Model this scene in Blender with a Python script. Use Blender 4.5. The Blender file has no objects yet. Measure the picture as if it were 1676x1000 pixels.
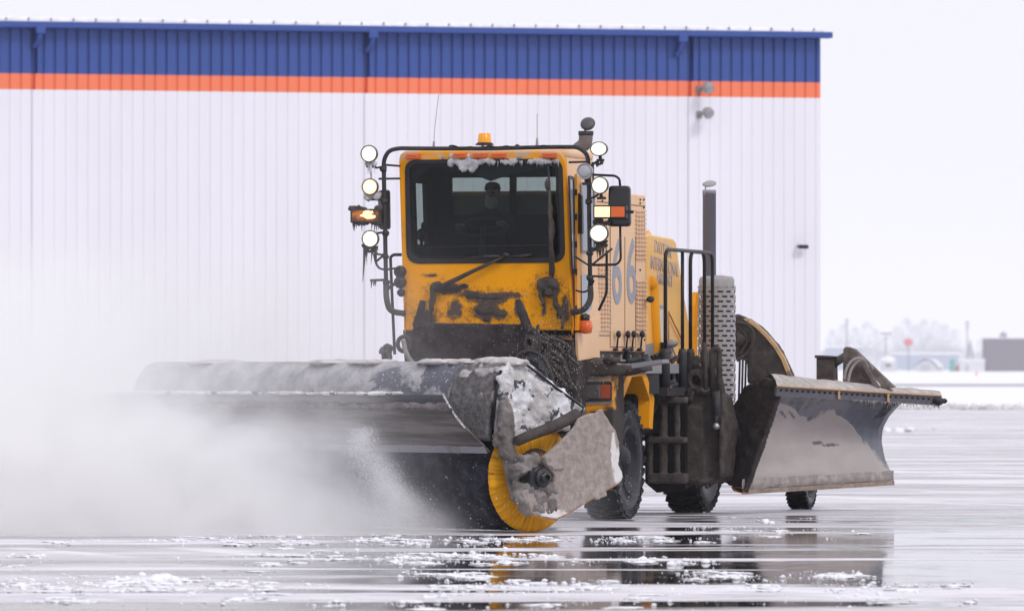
import bpy, bmesh, math, random
from mathutils import Vector, Matrix, noise
random.seed(7)
S = bpy.context.scene
COL = S.collection
R = math.radians

# ------------------------------------------------------------------ camera
FPX = 10400.0; CAMZ = 1.75; HOR = 604.0
PITCH = math.atan((HOR - 500.0) / FPX)
cd = bpy.data.cameras.new('camera'); cam = bpy.data.objects.new('camera', cd); COL.objects.link(cam)
cd.sensor_width = 36.0; cd.lens = FPX * 36.0 / 1676.0
cd.clip_start = 1.0; cd.clip_end = 12000.0
cam.location = (0, 0, CAMZ); cam.rotation_euler = (math.pi / 2 + PITCH, 0, 0)
cd.dof.use_dof = True; cd.dof.focus_distance = 71.0; cd.dof.aperture_fstop = 4.5
S.camera = cam
# ------------------------------------------------------------------ sky and sun (overcast winter day)
SUN_EL, SUN_AZ = R(42), R(140)          # azimuth from +Y towards +X : behind the camera, to the right
w = bpy.data.worlds.new('World'); S.world = w; w.use_nodes = True
nt = w.node_tree; nt.nodes.clear()
wo = nt.nodes.new('ShaderNodeOutputWorld'); bg = nt.nodes.new('ShaderNodeBackground')
sky = nt.nodes.new('ShaderNodeTexSky'); sky.sky_type = 'NISHITA'; sky.sun_disc = False
sky.sun_elevation = SUN_EL; sky.sun_rotation = SUN_AZ; sky.dust_density = 4.0; sky.air_density = 1.0
mx = nt.nodes.new('ShaderNodeMix'); mx.data_type = 'RGBA'
mx.inputs[0].default_value = 0.93
mx.inputs[7].default_value = (9.0, 8.95, 9.8, 1)      # the closed cloud cover
nt.links.new(sky.outputs[0], mx.inputs[6]); nt.links.new(mx.outputs[2], bg.inputs[0])
bg.inputs[1].default_value = 0.1
nt.links.new(bg.outputs[0], wo.inputs[0])
sd = bpy.data.lights.new('sun', 'SUN'); sun = bpy.data.objects.new('sun', sd); COL.objects.link(sun)
sd.energy = 1.1; sd.angle = R(14); sd.color = (1.0, 0.96, 0.9)
sv = Vector((math.sin(SUN_AZ) * math.cos(SUN_EL), math.cos(SUN_AZ) * math.cos(SUN_EL), math.sin(SUN_EL)))
sun.rotation_euler = sv.to_track_quat('Z', 'Y').to_euler()
S.view_settings.view_transform = 'Standard'; S.view_settings.look = 'None'
S.view_settings.exposure = 0.12; S.view_settings.gamma = 1.0
S.cycles.volume_bounces = 10; S.cycles.max_bounces = 16; S.cycles.transparent_max_bounces = 16
S.cycles.use_denoising = True
S.cycles.volume_step_rate = 1.0; S.cycles.volume_max_steps = 256
S.cycles.sample_clamp_indirect = 6.0

# ------------------------------------------------------------------ frames: pixel of the photograph -> point on a plane of a thing's own frame
def ray(px, py):
    a = Vector(((px - 838.0) / FPX, 1.0, (500.0 - py) / FPX))
    c, s = math.cos(PITCH), math.sin(PITCH)
    return Vector((a.x, a.y * c - a.z * s, a.y * s + a.z * c))
CAM = Vector((0, 0, CAMZ))
class Frame:
    def __init__(s, M): s.M = M; s.I = M.inverted(); s.o = s.I @ CAM; s.r = s.I.to_3x3()
    def hit(s, px, py, k, v):
        d = s.r @ ray(px, py); t = (v - s.o[k]) / d[k]; return s.o + d * t
    def X(s, px, py, v): return s.hit(px, py, 0, v)
    def Y(s, px, py, v): return s.hit(px, py, 1, v)
    def Z(s, px, py, v): return s.hit(px, py, 2, v)
    def WY(s, px, py, Y):          # world depth Y -> local
        d = ray(px, py); return s.I @ (CAM + d * (Y / d.y))
WORLD = Frame(Matrix.Identity(4))
TH = R(16)
TM = Matrix.Translation((0.17, 74.55, 0)) @ Matrix.Rotation(-TH, 4, 'Z'); T = Frame(TM)
BA = math.atan2(-0.743, 0.669)
BMx = Matrix.Translation((0.222, 68.0, 0)) @ Matrix.Rotation(BA, 4, 'Z'); B = Frame(BMx)

# ------------------------------------------------------------------ mesh builder
def ortho(d):
    d = d.normalized(); u = d.cross(Vector((0, 0, 1)))
    if u.length < 1e-3: u = d.cross(Vector((1, 0, 0)))
    u.normalize(); return u, d.cross(u).normalized()
class MB:
    def __init__(s): s.v = []; s.f = []; s.sm = []
    def add(s, vs, fs, smooth=False):
        n = len(s.v); s.v += [Vector(p) for p in vs]
        for f in fs: s.f.append([i + n for i in f]); s.sm.append(smooth)
        return s
    def box(s, c, d, M=None):
        c = Vector(c); hx, hy, hz = d[0] / 2, d[1] / 2, d[2] / 2
        vs = [Vector((x, y, z)) for z in (-hz, hz) for y in (-hy, hy) for x in (-hx, hx)]
        if M is not None: vs = [M.to_3x3() @ p for p in vs]
        return s.add([c + p for p in vs], [(0, 2, 3, 1), (4, 5, 7, 6), (0, 1, 5, 4), (1, 3, 7, 5), (3, 2, 6, 7), (2, 0, 4, 6)])
    def tube(s, pts, r, n=10, closed=False):
        pts = [Vector(p) for p in pts]; rr = r if isinstance(r, (list, tuple)) else [r] * len(pts)
        m = len(pts); base = len(s.v); u = None
        for i, p in enumerate(pts):
            if closed: d = pts[(i + 1) % m] - pts[i - 1]
            else: d = pts[min(i + 1, m - 1)] - pts[max(i - 1, 0)]
            d.normalize()
            if u is None: u, _ = ortho(d)
            u = (u - d * u.dot(d)).normalized(); v = d.cross(u)
            for k in range(n):
                a = 2 * math.pi * k / n; s.v.append(p + (u * math.cos(a) + v * math.sin(a)) * rr[i])
        for i in range(m if closed else m - 1):
            for k in range(n):
                a, b = base + i * n, base + ((i + 1) % m) * n
                s.f.append([a + k, a + (k + 1) % n, b + (k + 1) % n, b + k]); s.sm.append(True)
        if not closed:
            s.f.append([base + k for k in range(n)][::-1]); s.sm.append(False)
            s.f.append([base + (m - 1) * n + k for k in range(n)]); s.sm.append(False)
        return s
    def lathe(s, prof, o, ax, n=24, up=None, smooth=True, cap=False):
        """prof: (radius, height along axis)"""
        o = Vector(o); ax = Vector(ax).normalized(); u, v = ortho(ax); base = len(s.v); m = len(prof)
        for r_, h in prof:
            for k in range(n):
                a = 2 * math.pi * k / n; s.v.append(o + ax * h + (u * math.cos(a) + v * math.sin(a)) * r_)
        for i in range(m - 1):
            for k in range(n):
                a, b = base + i * n, base + (i + 1) * n
                s.f.append([a + k, a + (k + 1) % n, b + (k + 1) % n, b + k]); s.sm.append(smooth)
        if cap:
            s.f.append([base + k for k in range(n)][::-1]); s.sm.append(False)
            s.f.append([base + (m - 1) * n + k for k in range(n)]); s.sm.append(False)
        return s
    def prism(s, pts, e):
        pts = [Vector(p) for p in pts]; e = Vector(e); n = len(pts)
        fs = [list(range(n))[::-1], [n + i for i in range(n)]] + [[i, (i + 1) % n, n + (i + 1) % n, n + i] for i in range(n)]
        return s.add(pts + [p + e for p in pts], fs)
    def ring(s, outer, inner, e):
        """plate with a hole; outer and inner loops with equal counts"""
        n = len(outer); e = Vector(e); o = [Vector(p) for p in outer]; i_ = [Vector(p) for p in inner]
        vs = o + i_ + [p + e for p in o] + [p + e for p in i_]; fs = []
        for k in range(n):
            j = (k + 1) % n
            fs += [[k, j, n + j, n + k], [2 * n + k, 3 * n + k, 3 * n + j, 2 * n + j], [k, 2 * n + k, 2 * n + j, j], [n + k, n + j, 3 * n + j, 3 * n + k]]
        return s.add(vs, fs)
    def grid(s, rows, smooth=True):
        m = len(rows[0]); base = len(s.v)
        for r_ in rows: s.v += [Vector(p) for p in r_]
        for i in range(len(rows) - 1):
            for k in range(m - 1):
                a = base + i * m + k; s.f.append([a, a + 1, a + m + 1, a + m]); s.sm.append(smooth)
        return s
    def blob(s, c, r, n=2, amp=0.25, fr=3.0, seed=0.0):
        bm = bmesh.new(); bmesh.ops.create_icosphere(bm, subdivisions=n, radius=1.0)
        c = Vector(c); rr = Vector((r, r, r)) if not isinstance(r, (tuple, list, Vector)) else Vector(r)
        vs = []
        for q in bm.verts:
            k = 1 + amp * noise.noise(q.co * fr * 0.6 + Vector((seed, seed * 1.7, c.x * 3)))
            vs.append(c + Vector((q.co.x * rr.x, q.co.y * rr.y, q.co.z * rr.z)) * k)
        fs = [[q.index for q in f.verts] for f in bm.faces]; bm.free()
        return s.add(vs, fs, True)
    def octa(s, c, r, sq=1.0):
        c = Vector(c); M = Matrix.Rotation(random.uniform(0, 3), 3, 'Z')
        k = [random.uniform(.7, 1.3) * r for _ in range(6)]
        vs = [(k[0], 0, 0), (-k[1], 0, 0), (0, k[2], 0), (0, -k[3], 0), (0, 0, k[4] * sq), (0, 0, -k[5] * sq)]
        return s.add([c + M @ Vector(p) for p in vs], [(0, 2, 4), (2, 1, 4), (1, 3, 4), (3, 0, 4), (2, 0, 5), (1, 2, 5), (3, 1, 5), (0, 3, 5)], True)
    def icicle(s, p, L, r=0.008):
        p = Vector(p); j = random.uniform(-.1, .1) * L
        return s.tube([p + Vector((0, 0, .01)), p + Vector((j * .3, 0, -L * .4)), p + Vector((j, 0, -L))], [r, r * .7, r * .12], 5)
    def build(s, name, mat, parent=None, bevel=0, crust=None, sub=0, M=None):
        me = bpy.data.meshes.new(name); me.from_pydata([tuple(p) for p in s.v], [], s.f)
        me.polygons.foreach_set('use_smooth', s.sm); me.validate()
        bm = bmesh.new(); bm.from_mesh(me); bmesh.ops.recalc_face_normals(bm, faces=bm.faces); bm.to_mesh(me); bm.free()
        for m_ in (mat if isinstance(mat, list) else [mat]): me.materials.append(m_)
        o = bpy.data.objects.new(name, me); COL.objects.link(o)
        if parent is not None: o.parent = parent
        if M is not None: o.matrix_local = M
        if bevel:
            b = o.modifiers.new('bevel', 'BEVEL'); b.width = bevel; b.segments = 3; b.limit_method = 'ANGLE'; b.angle_limit = R(35)
        if crust:                                  # caked-on mud or snow: voxel remesh + lumpy displacement
            vox, amt, size = crust
            r_ = o.modifiers.new('remesh', 'REMESH'); r_.mode = 'VOXEL'; r_.voxel_size = vox; r_.use_smooth_shade = True
            for sz, am in ((size, amt), (size * .28, amt * .45)):
                tx = bpy.data.textures.new('lumps', 'CLOUDS'); tx.noise_scale = sz; tx.noise_depth = 3
                d = o.modifiers.new('lumps', 'DISPLACE'); d.texture = tx; d.strength = am * 2; d.mid_level = .45; d.texture_coords = 'LOCAL'
        if sub:
            q = o.modifiers.new('subsurf', 'SUBSURF'); q.levels = q.render_levels = sub
        return o
def tag(o, label=None, cat=None, group=None, kind=None):
    if label: o['label'] = label
    if cat: o['category'] = cat
    if group: o['group'] = group
    if kind: o['kind'] = kind
    return o
def empty(name, M):
    o = bpy.data.objects.new(name, None); COL.objects.link(o); o.matrix_world = M; o.empty_display_size = .3; return o
def rrect(x0, x1, z0, z1, r, f, n=6):
    """rounded rectangle loop; f maps (u,v) -> point. r may be one radius"""
    out = []
    for cx, cz, a0 in ((x1 - r, z1 - r, 0), (x0 + r, z1 - r, 90), (x0 + r, z0 + r, 180), (x1 - r, z0 + r, 270)):
        for k in range(n + 1):
            a = R(a0 + 90 * k / n); out.append(f(cx + r * math.cos(a), cz + r * math.sin(a)))
    return out
def smoothpath(pts, k=6, closed=False):
    pts = [Vector(p) for p in pts]; n = len(pts); out = []
    for i in range(n if closed else n - 1):
        g = (lambda j: pts[j % n]) if closed else (lambda j: pts[max(0, min(n - 1, j))])
        a, b, c, d = g(i - 1), g(i), g(i + 1), g(i + 2)
        for t in range(k):
            t /= k; out.append(.5 * ((2 * b) + (c - a) * t + (2 * a - 5 * b + 4 * c - d) * t * t + (3 * b - a - 3 * c + d) * t ** 3))
    if not closed: out.append(pts[-1])
    return out
def corner(pts, r=.06, k=5):
    """polyline with rounded corners"""
    pts = [Vector(p) for p in pts]; out = [pts[0]]
    for a, b, c in zip(pts, pts[1:], pts[2:]):
        d1 = (a - b); d2 = (c - b); q = min(r, d1.length * .45, d2.length * .45); p1 = b + d1.normalized() * q; p2 = b + d2.normalized() * q
        for i in range(k + 1):
            t = i / k; out.append(p1 * (1 - t) ** 2 + b * 2 * t * (1 - t) + p2 * t * t)
    return out + [pts[-1]]

# ------------------------------------------------------------------ materials
class N:
    def __init__(s, name):
        s.m = bpy.data.materials.new(name); s.m.use_nodes = True; s.t = s.m.node_tree; s.t.nodes.clear()
        s.out = s.t.nodes.new('ShaderNodeOutputMaterial'); s.p = s.t.nodes.new('ShaderNodeBsdfPrincipled')
        s.t.links.new(s.p.outputs[0], s.out.inputs[0]); s.tc = s.t.nodes.new('ShaderNodeTexCoord'); s.co = s.tc.outputs['Object']
    def n(s, t, **k):
        q = s.t.nodes.new('ShaderNode' + t)
        for a, b in k.items(): setattr(q, a, b)
        return q
    def l(s, a, b): s.t.links.new(a, b)
    def val(s, sock, v):
        if hasattr(v, 'links') or hasattr(v, 'is_output'): s.l(v, sock)
        else: sock.default_value = v
    def map(s, sc=(1, 1, 1), loc=(0, 0, 0), co=None):
        q = s.n('Mapping'); q.inputs['Scale'].default_value = sc; q.inputs['Location'].default_value = loc; s.l(co or s.co, q.inputs[0]); return q.outputs[0]
    def noise(s, scale=5, detail=6, rough=.6, co=None, dist=0):
        q = s.n('TexNoise'); q.inputs['Scale'].default_value = scale; q.inputs['Detail'].default_value = detail
        q.inputs['Roughness'].default_value = rough; q.inputs['Distortion'].default_value = dist; s.l(co or s.co, q.inputs['Vector']); return q.outputs['Fac']
    def ramp(s, v, a, b, lo=0.0, hi=1.0):
        q = s.n('MapRange', interpolation_type='SMOOTHSTEP'); s.val(q.inputs['Value'], v)
        q.inputs['From Min'].default_value = a; q.inputs['From Max'].default_value = b; q.inputs['To Min'].default_value = lo; q.inputs['To Max'].default_value = hi
        return q.outputs['Result']
    def mix(s, f, a, b):
        q = s.n('Mix', data_type='RGBA'); s.val(q.inputs[0], f)
        for i, c in ((6, a), (7, b)):
            if isinstance(c, (tuple, list)): q.inputs[i].default_value = (*c[:3], 1)
            else: s.l(c, q.inputs[i])
        return q.outputs[2]
    def math(s, op, a, b=None, c=None):
        q = s.n('Math', operation=op); s.val(q.inputs[0], a)
        if b is not None: s.val(q.inputs[1], b)
        if c is not None: s.val(q.inputs[2], c)
        return q.outputs[0]
    def bump(s, h, strength=.3, dist=.02):
        q = s.n('Bump'); q.inputs['Strength'].default_value = strength; q.inputs['Distance'].default_value = dist; s.l(h, q.inputs['Height']); s.l(q.outputs[0], s.p.inputs['Normal'])
    def xyz(s, co=None):
        q = s.n('SeparateXYZ'); s.l(co or s.co, q.inputs[0]); return q.outputs
    def ellipses(s, ell, amp=1.0, sc=9, axes=(0, 2)):
        """union of soft blots (cu, cv, ru, rv) warped by noise -> 0..1"""
        c = s.xyz(); nz = s.noise(sc, 7, .75, dist=.6); n2 = s.noise(sc * .35, 3, .5); tot = None
        w_ = s.math('MULTIPLY', s.math('SUBTRACT', s.math('ADD', nz, s.math('MULTIPLY', n2, .6)), .8), amp * 4)
        for cu, cv, ru, rv in ell:
            a = s.math('DIVIDE', s.math('SUBTRACT', c[axes[0]], cu), ru); b = s.math('DIVIDE', s.math('SUBTRACT', c[axes[1]], cv), rv)
            d = s.math('ADD', s.math('ADD', s.math('MULTIPLY', a, a), s.math('MULTIPLY', b, b)), w_)
            k = s.ramp(d, 1.35, .45)
            tot = k if tot is None else s.math('MAXIMUM', tot, k)
        return tot
MUD = (.050, .041, .038); MUDL = (.20, .175, .165); SNOWC = (.80, .80, .84); SLATE = (.075, .08, .105)
def dirt_mat(name, base, base_r=.35, dirt=MUD, amt=.5, sc=2.5, metal=0, bump=.3, fine=0.15, snow=0, coat=0):
    """paint or metal with soft-edged dirt film; amt ~ share that is dirty"""
    m = N(name); a = m.noise(sc, 8, .62, dist=.4); f = m.ramp(a, .66 - amt * .32, .80 - amt * .32)
    g = m.noise(sc * 14, 4, .7); f2 = m.ramp(g, .5, .85, 0, fine)
    col = m.mix(f2, base, dirt); dd = m.mix(m.noise(sc * 9, 5, .6), [c * .75 for c in dirt], [min(1, c * 1.25) for c in dirt]); col = m.mix(f, col, dd)
    if snow: col = m.mix(m.ramp(m.noise(sc * 11, 5, .75), .66 - snow * .3, .72 - snow * .3), col, SNOWC)
    m.l(col, m.p.inputs['Base Color']); m.p.inputs['Specular IOR Level'].default_value = .3; m.l(m.ramp(f, 0, 1, base_r, .85), m.p.inputs['Roughness']); m.p.inputs['Metallic'].default_value = metal
    h = m.math('ADD', m.math('MULTIPLY', f, .6), m.math('MULTIPLY', m.noise(sc * 20, 4, .6), .5)); m.bump(h, bump, .01)
    return m.m
def mud_mat(name, c1, c2, sc=6, bump=.8, rough=.9, snow=0, holes=None, dist=.02, fleck=0):
    m = N(name); a = m.noise(sc, 9, .65); col = m.mix(m.ramp(a, .35, .68), c1, c2)
    b = m.noise(sc * 7, 6, .7)
    col = m.mix(m.ramp(b, .5, .9, 0, .5), col, [min(1, c * 1.5) for c in c2])
    if snow: col = m.mix(m.ramp(m.noise(sc * .7, 8, .7, dist=.5), .70 - snow * .35, .78 - snow * .35), col, SNOWC)
    if holes: col = m.mix(m.ramp(m.noise(sc * 1.1, 6, .6, co=m.map((1, 1, 1), (3, 5, 1))), .555, .59), col, holes)
    if fleck: col = m.mix(m.ramp(m.noise(sc * 11, 2, .5), .72, .76, 0, fleck), col, (.7, .7, .74))
    m.l(col, m.p.inputs['Base Color']); m.p.inputs['Roughness'].default_value = rough; m.p.inputs['Specular IOR Level'].default_value = .25
    m.bump(m.math('ADD', a, m.math('MULTIPLY', b, .5)), bump, dist); return m.m
def plain(name, c, r=.5, metal=0, vary=.12, sc=8, bump=.1, spec=None):
    m = N(name); q = m.mix(m.noise(sc, 5, .6), [x * (1 - vary) for x in c], [min(1, x * (1 + vary)) for x in c])
    m.l(q, m.p.inputs['Base Color']); m.p.inputs['Roughness'].default_value = r; m.p.inputs['Metallic'].default_value = metal
    if bump: m.bump(m.noise(sc * 8, 4), bump, .004)
    if spec is not None: m.p.inputs['Specular IOR Level'].default_value = spec
    return m.m
def glow(name, c, e):
    m = N(name); m.p.inputs['Base Color'].default_value = (*c, 1); m.p.inputs['Roughness'].default_value = .2
    m.p.inputs['Emission Color'].default_value = (*c, 1); m.p.inputs['Emission Strength'].default_value = e; return m.m
RPEACH = (.82, .47, .13); YEL = (.84, .34, .001); PEACH = (.80, .51, .285)
M = {}
M['peach'] = dirt_mat('dusty_yellow_paint', PEACH, .4, (.55, .42, .33), .15, 1.2, fine=.1, bump=.1)
M['yellow'] = dirt_mat('yellow_paint', YEL, .4, (.20, .12, .03), .25, 2.0, fine=.12)
M['yellow_dirty'] = dirt_mat('grimy_yellow_paint', YEL, .4, MUD, .95, 2.6, fine=.4)
M['mud'] = mud_mat('caked_mud', MUD, (.090, .075, .070), 7, .9)
M['mud_light'] = mud_mat('pale_caked_mud', (.24, .21, .20), (.37, .335, .325), 5, .9, dist=.03)
M['mud_pale2'] = mud_mat('mid_caked_mud', (.13, .115, .11), (.27, .245, .24), 6, .9, snow=.12)
M['mud_spatter'] = mud_mat('spattered_mud', (.030, .024, .026), (.058, .048, .048), 6, .7, fleck=.7)
M['slush_crust'] = mud_mat('dirty_snow_crust', (.48, .46, .46), (.74, .73, .75), 5, 1.0, snow=.6, holes=SLATE, dist=.03)
M['snow'] = mud_mat('snow', (.72, .72, .76), (.86, .86, .90), 4, .6, .8)
M['ice'] = plain('dirty_ice', (.30, .27, .26), .25, 0, .2)
M['ice_clear'] = mud_mat('frozen_slush', (.36, .345, .35), (.66, .65, .68), 9, .6, .35)
M['black'] = plain('black_metal', (.012, .012, .015), .4, 0, .3, spec=.3)
M['black_dirty'] = dirt_mat('dirty_black_metal', (.03, .03, .034), .45, MUD, .45, 4)
M['under'] = plain('greasy_black', (.009, .008, .009), .7, spec=.15)
M['rubber'] = dirt_mat('wet_rubber', (.013, .013, .018), .32, (.035, .034, .036), .3, 5, bump=.2)
M['rim'] = dirt_mat('dark_wet_rim', (.014, .015, .022), .35, (.05, .048, .05), .3, 5)
M['grey'] = dirt_mat('grey_metal', (.24, .24, .27), .5, (.33, .29, .26), .5, 3)
M['pipe'] = dirt_mat('exhaust_pipe', (.24, .255, .34), .4, (.33, .30, .29), .15, 2.5)
M['rear'] = dirt_mat('rear_hood_paint', RPEACH, .4, (.60, .45, .33), .3, 1.0, fine=.1, bump=.1)
M['shield'] = dirt_mat('heat_shield', (.32, .315, .33), .5, (.33, .30, .28), .5, 3)
M['steel'] = dirt_mat('plough_steel', (.20, .21, .26), .35, (.40, .36, .34), .5, 1.6, metal=.2)
M['chrome'] = plain('lamp_housing', (.35, .35, .37), .3, .6)
M['lampw'] = glow('lit_white_lens', (1, .97, .86), 6)
M['reflw'] = glow('lit_reflector', (1, .93, .68), .88); M['refly'] = glow('lit_warm_reflector', (1, .68, .40), .95)
M['lampy'] = glow('lit_warm_lens', (1, .80, .50), 5)
M['sig'] = glow('lit_signal_lens', (1, .60, .32), 1.15)
M['amber'] = plain('amber_plastic', (.75, .13, .015), .25, 0, .1); M['beacon'] = plain('beacon_plastic', (.85, .36, .015), .2)
M['lens'] = plain('unlit_lens', (.40, .40, .42), .15, .2)
M['dark_lens'] = plain('dark_lens', (.10, .095, .09), .2)
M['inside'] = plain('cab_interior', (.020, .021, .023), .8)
M['numeral'] = plain('grey_lettering', (.30, .305, .355), .5, 0, .08); M['paper'] = plain('sticker', (.62, .62, .60), .5)
M['lettering2'] = plain('faded_lettering', (.40, .34, .34), .5, 0, .1)
M['line'] = plain('orange_line', (.40, .14, .05), .5); M['rust'] = plain('rusty_orange_edge', (.50, .22, .08), .7, 0, .4, 14)
M['whitepaint'] = plain('white_paint', (.7, .7, .7), .4)
def glass(name, tint, t=.85):
    m = N(name); m.t.nodes.remove(m.p)
    tr = m.n('BsdfTransparent'); tr.inputs[0].default_value = (*tint, 1); gl = m.n('BsdfGlossy'); gl.inputs['Roughness'].default_value = .03; gl.inputs[0].default_value = (.9, .9, .95, 1)
    fr = m.n('Fresnel'); fr.inputs[0].default_value = 1.45; mxx = m.n('MixShader'); m.l(m.math('MULTIPLY', fr.outputs[0], .38), mxx.inputs[0]); m.l(tr.outputs[0], mxx.inputs[1]); m.l(gl.outputs[0], mxx.inputs[2]); m.l(mxx.outputs[0], m.out.inputs[0])
    return m.m
M['glass'] = glass('tinted_glass', (.50, .56, .54)); M['glass_side'] = glass('side_glass', (.75, .80, .80))

# ================================================================== SETTING
def terr(Y): return max(0.0, min(1.0, (Y - 290.0) / 600.0))
# apron: one sheet to the horizon, wet asphalt with slush streaks and mirror-like puddles
g = N('wet_slushy_asphalt'); g.p.inputs['IOR'].default_value = 1.33
xy = g.xyz()
n1 = g.noise(1.0, 4, .5, co=g.map((.10, .42, 1), (3.1, 7.7, 0)), dist=.3)
n2 = g.noise(1.0, 5, .62, co=g.map((.8, 2.4, 1), (1, 2, 0)), dist=.4)
n3 = g.noise(1.0, 3, .5, co=g.map((.035, .33, 1), (9, 4, 0)))
reg = g.math('MULTIPLY', g.ramp(xy[0], -4.2, -.6), g.math('ADD', g.math('MULTIPLY', g.ramp(xy[1], 67.5, 64), g.math('MULTIPLY', g.ramp(xy[1], 49, 52.5), .75)), g.math('MULTIPLY', g.ramp(xy[1], 82, 76), g.math('MULTIPLY', g.ramp(xy[1], 49, 52.5), .25))))
v = g.math('ADD', g.math('ADD', n1, g.math('MULTIPLY', g.math('SUBTRACT', n2, .5), .15)), g.math('MULTIPLY', reg, .15))
wet = g.ramp(v, .53, .60)
n5x = g.noise(1.0, 5, .7, co=g.map((1.2, .7, 1), (7, 1, 0)))
mp = g.n('Mapping'); mp.inputs['Rotation'].default_value = (0, 0, R(68)); mp.inputs['Scale'].default_value = (.9, .9, 1); g.l(g.co, mp.inputs[0])
n6 = g.noise(1.0, 5, .6, co=g.map((.03, .75, 1), (2, 0, 0), co=mp.outputs[0]))
thin = g.ramp(g.math('ADD', n3, g.math('MULTIPLY', g.math('SUBTRACT', n2, .5), .25)), .40, .60)
slush = g.mix(thin, (.53, .51, .535), (.76, .735, .78)); slush = g.mix(g.ramp(n6, .56, .66, 0, .85), slush, (.84, .84, .88)); slush = g.mix(g.ramp(n2, .38, .46, .55, 0), slush, (.34, .325, .34)); n4 = g.noise(1.0, 6, .65, co=g.map((.5, .9, 1), (4, 4, 0)), dist=.8); slush = g.mix(g.ramp(n4, .56, .68, 0, .75), slush, (.80, .80, .84))
g.l(g.mix(wet, slush, (.022, .020, .022)), g.p.inputs['Base Color'])
rr_ = g.math('ADD', g.ramp(wet, 0, 1, .42, .045), g.ramp(xy[1], 66, 72, 0, .07)); g.l(g.math('ADD', rr_, g.ramp(n5x, .45, .75, 0, .09)), g.p.inputs['Roughness'])
n5 = g.noise(1.0, 3, .6, co=g.map((5.0, 2.2, 1), (7, 1, 0))); slush = g.mix(g.ramp(n5, .62, .72, 0, .5), slush, (.30, .29, .31))
for _l in list(g.p.inputs['Base Color'].links): g.t.links.remove(_l)
g.l(g.mix(wet, slush, (.022, .020, .022)), g.p.inputs['Base Color'])
bh = g.math('MULTIPLY', g.math('SUBTRACT', 1.0, wet), g.noise(1.0, 6, .7, co=g.map((14, 30, 1)))); g.bump(bh, .35, .02)
ap = MB().grid([[(-700, -40, 0), (700, -40, 0)], [(-700, 8300, 0), (700, 8300, 0)]], False).build('apron', g.m); tag(ap, kind='structure', label='wet grey apron with slush streaks and puddles')
# snow field beyond the apron, rising very gently
sn = N('snow_field'); sn.l(sn.mix(sn.noise(1, 5, .6, co=sn.map((.01, .05, 1))), (.80, .80, .83), (.90, .90, .93)), sn.p.inputs['Base Color']); sn.p.inputs['Roughness'].default_value = .8
rows = []
for Y in (277, 292, 330, 400, 500, 700, 900, 1500, 2600, 8250): rows.append([(x, Y, .004 + terr(Y) * 1.0) for x in (-690, -200, 0, 200, 690)])
tag(MB().grid(rows).build('snow_field', sn.m), kind='structure', label='flat white snow field beyond the apron')
tm = plain('taxiway_slush', (.36, .36, .40), .6)
rows = [[(x, Y, .012 + terr(Y)) for x in (-600, 0, 600)] for Y in (505, 560)]
tag(MB().grid(rows).build('taxiway', tm), kind='structure', label='thin grey taxiway crossing the snow field')
# ploughed bank at the edge of the field
mb = MB(); random.seed(11)
for i in range(900):
    X = random.uniform(4, 30); Y = random.uniform(276, 290); r_ = random.uniform(.06, .22)
    mb.octa((X, Y, random.uniform(0, .08)), r_, .8)
bankm = mud_mat('bank_snow', (.50, .47, .46), (.78, .77, .80), .8, .5)
tag(mb.build('snow_bank', bankm), kind='stuff', label='lumpy ploughed snow bank at the edge of the field')

# ------------------------------------------------------------------ hangar
HM = Matrix.Translation((8.74, 180, 0)) @ Matrix.Rotation(math.atan2(.2427, .970), 4, 'Z'); H = Frame(HM)
hg = tag(empty('hangar', HM), 'long white ribbed metal hangar with blue and orange bands under a snowy roof edge', 'hangar')
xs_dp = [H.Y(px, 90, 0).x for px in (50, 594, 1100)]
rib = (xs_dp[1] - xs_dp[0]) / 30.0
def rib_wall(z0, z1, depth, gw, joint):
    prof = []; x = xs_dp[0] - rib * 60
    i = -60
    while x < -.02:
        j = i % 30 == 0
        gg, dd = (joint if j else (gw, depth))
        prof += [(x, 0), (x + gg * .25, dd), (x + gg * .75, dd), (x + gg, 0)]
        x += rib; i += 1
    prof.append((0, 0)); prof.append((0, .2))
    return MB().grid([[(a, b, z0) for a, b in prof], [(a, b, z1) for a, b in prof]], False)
Z0, Z1, Z2 = 9.42, 9.86, 11.16
def sheet(name, c, var=.03):
    m = N(name); k = m.ramp(m.math('ADD', m.math('MULTIPLY', m.noise(1, 5, .6, co=m.map((.8, .8, .06))), .6), m.math('MULTIPLY', m.noise(.25, 4, .6), .4)), .3, .7)
    m.l(m.mix(k, [q * (1 - var) for q in c], [q * (1 + var) for q in c]), m.p.inputs['Base Color']); m.p.inputs['Roughness'].default_value = .45; return m.m
hw = sheet('white_cladding', (.81, .80, .865)); hb = sheet('blue_cladding', (.024, .070, .30)); ho = sheet('orange_cladding', (.88, .205, .09))
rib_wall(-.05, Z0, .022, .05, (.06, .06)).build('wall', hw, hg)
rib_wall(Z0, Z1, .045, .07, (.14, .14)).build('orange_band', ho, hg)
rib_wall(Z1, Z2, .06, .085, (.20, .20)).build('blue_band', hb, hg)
MB().box((-30, 20.1, 5.5), (59.8, 39.6, 11.1)).build('building_shell', hw, hg)
MB().box((-29.85, -.16, 11.17), (60.2, .36, .13)).box((-29.85, -.37, 11.19), (60.2, .06, .17)).build('gutter', hb, hg, bevel=.02)
mb = MB(); rows = []
for yy, zz in ((-.34, 11.24), (-.35, 11.33), (-.2, 11.40), (.6, 11.44), (8, 11.46)):
    rows.append([(-60 + i * .15, yy, zz + .03 * noise.noise(Vector((i * .06, yy, 0)))) for i in range(401)])
mb.grid(rows).build('roof_snow', M['snow'], hg)
MB().box((-30, 20, 11.2), (60.3, 40.4, .06)).build('roof', hb, hg)
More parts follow.
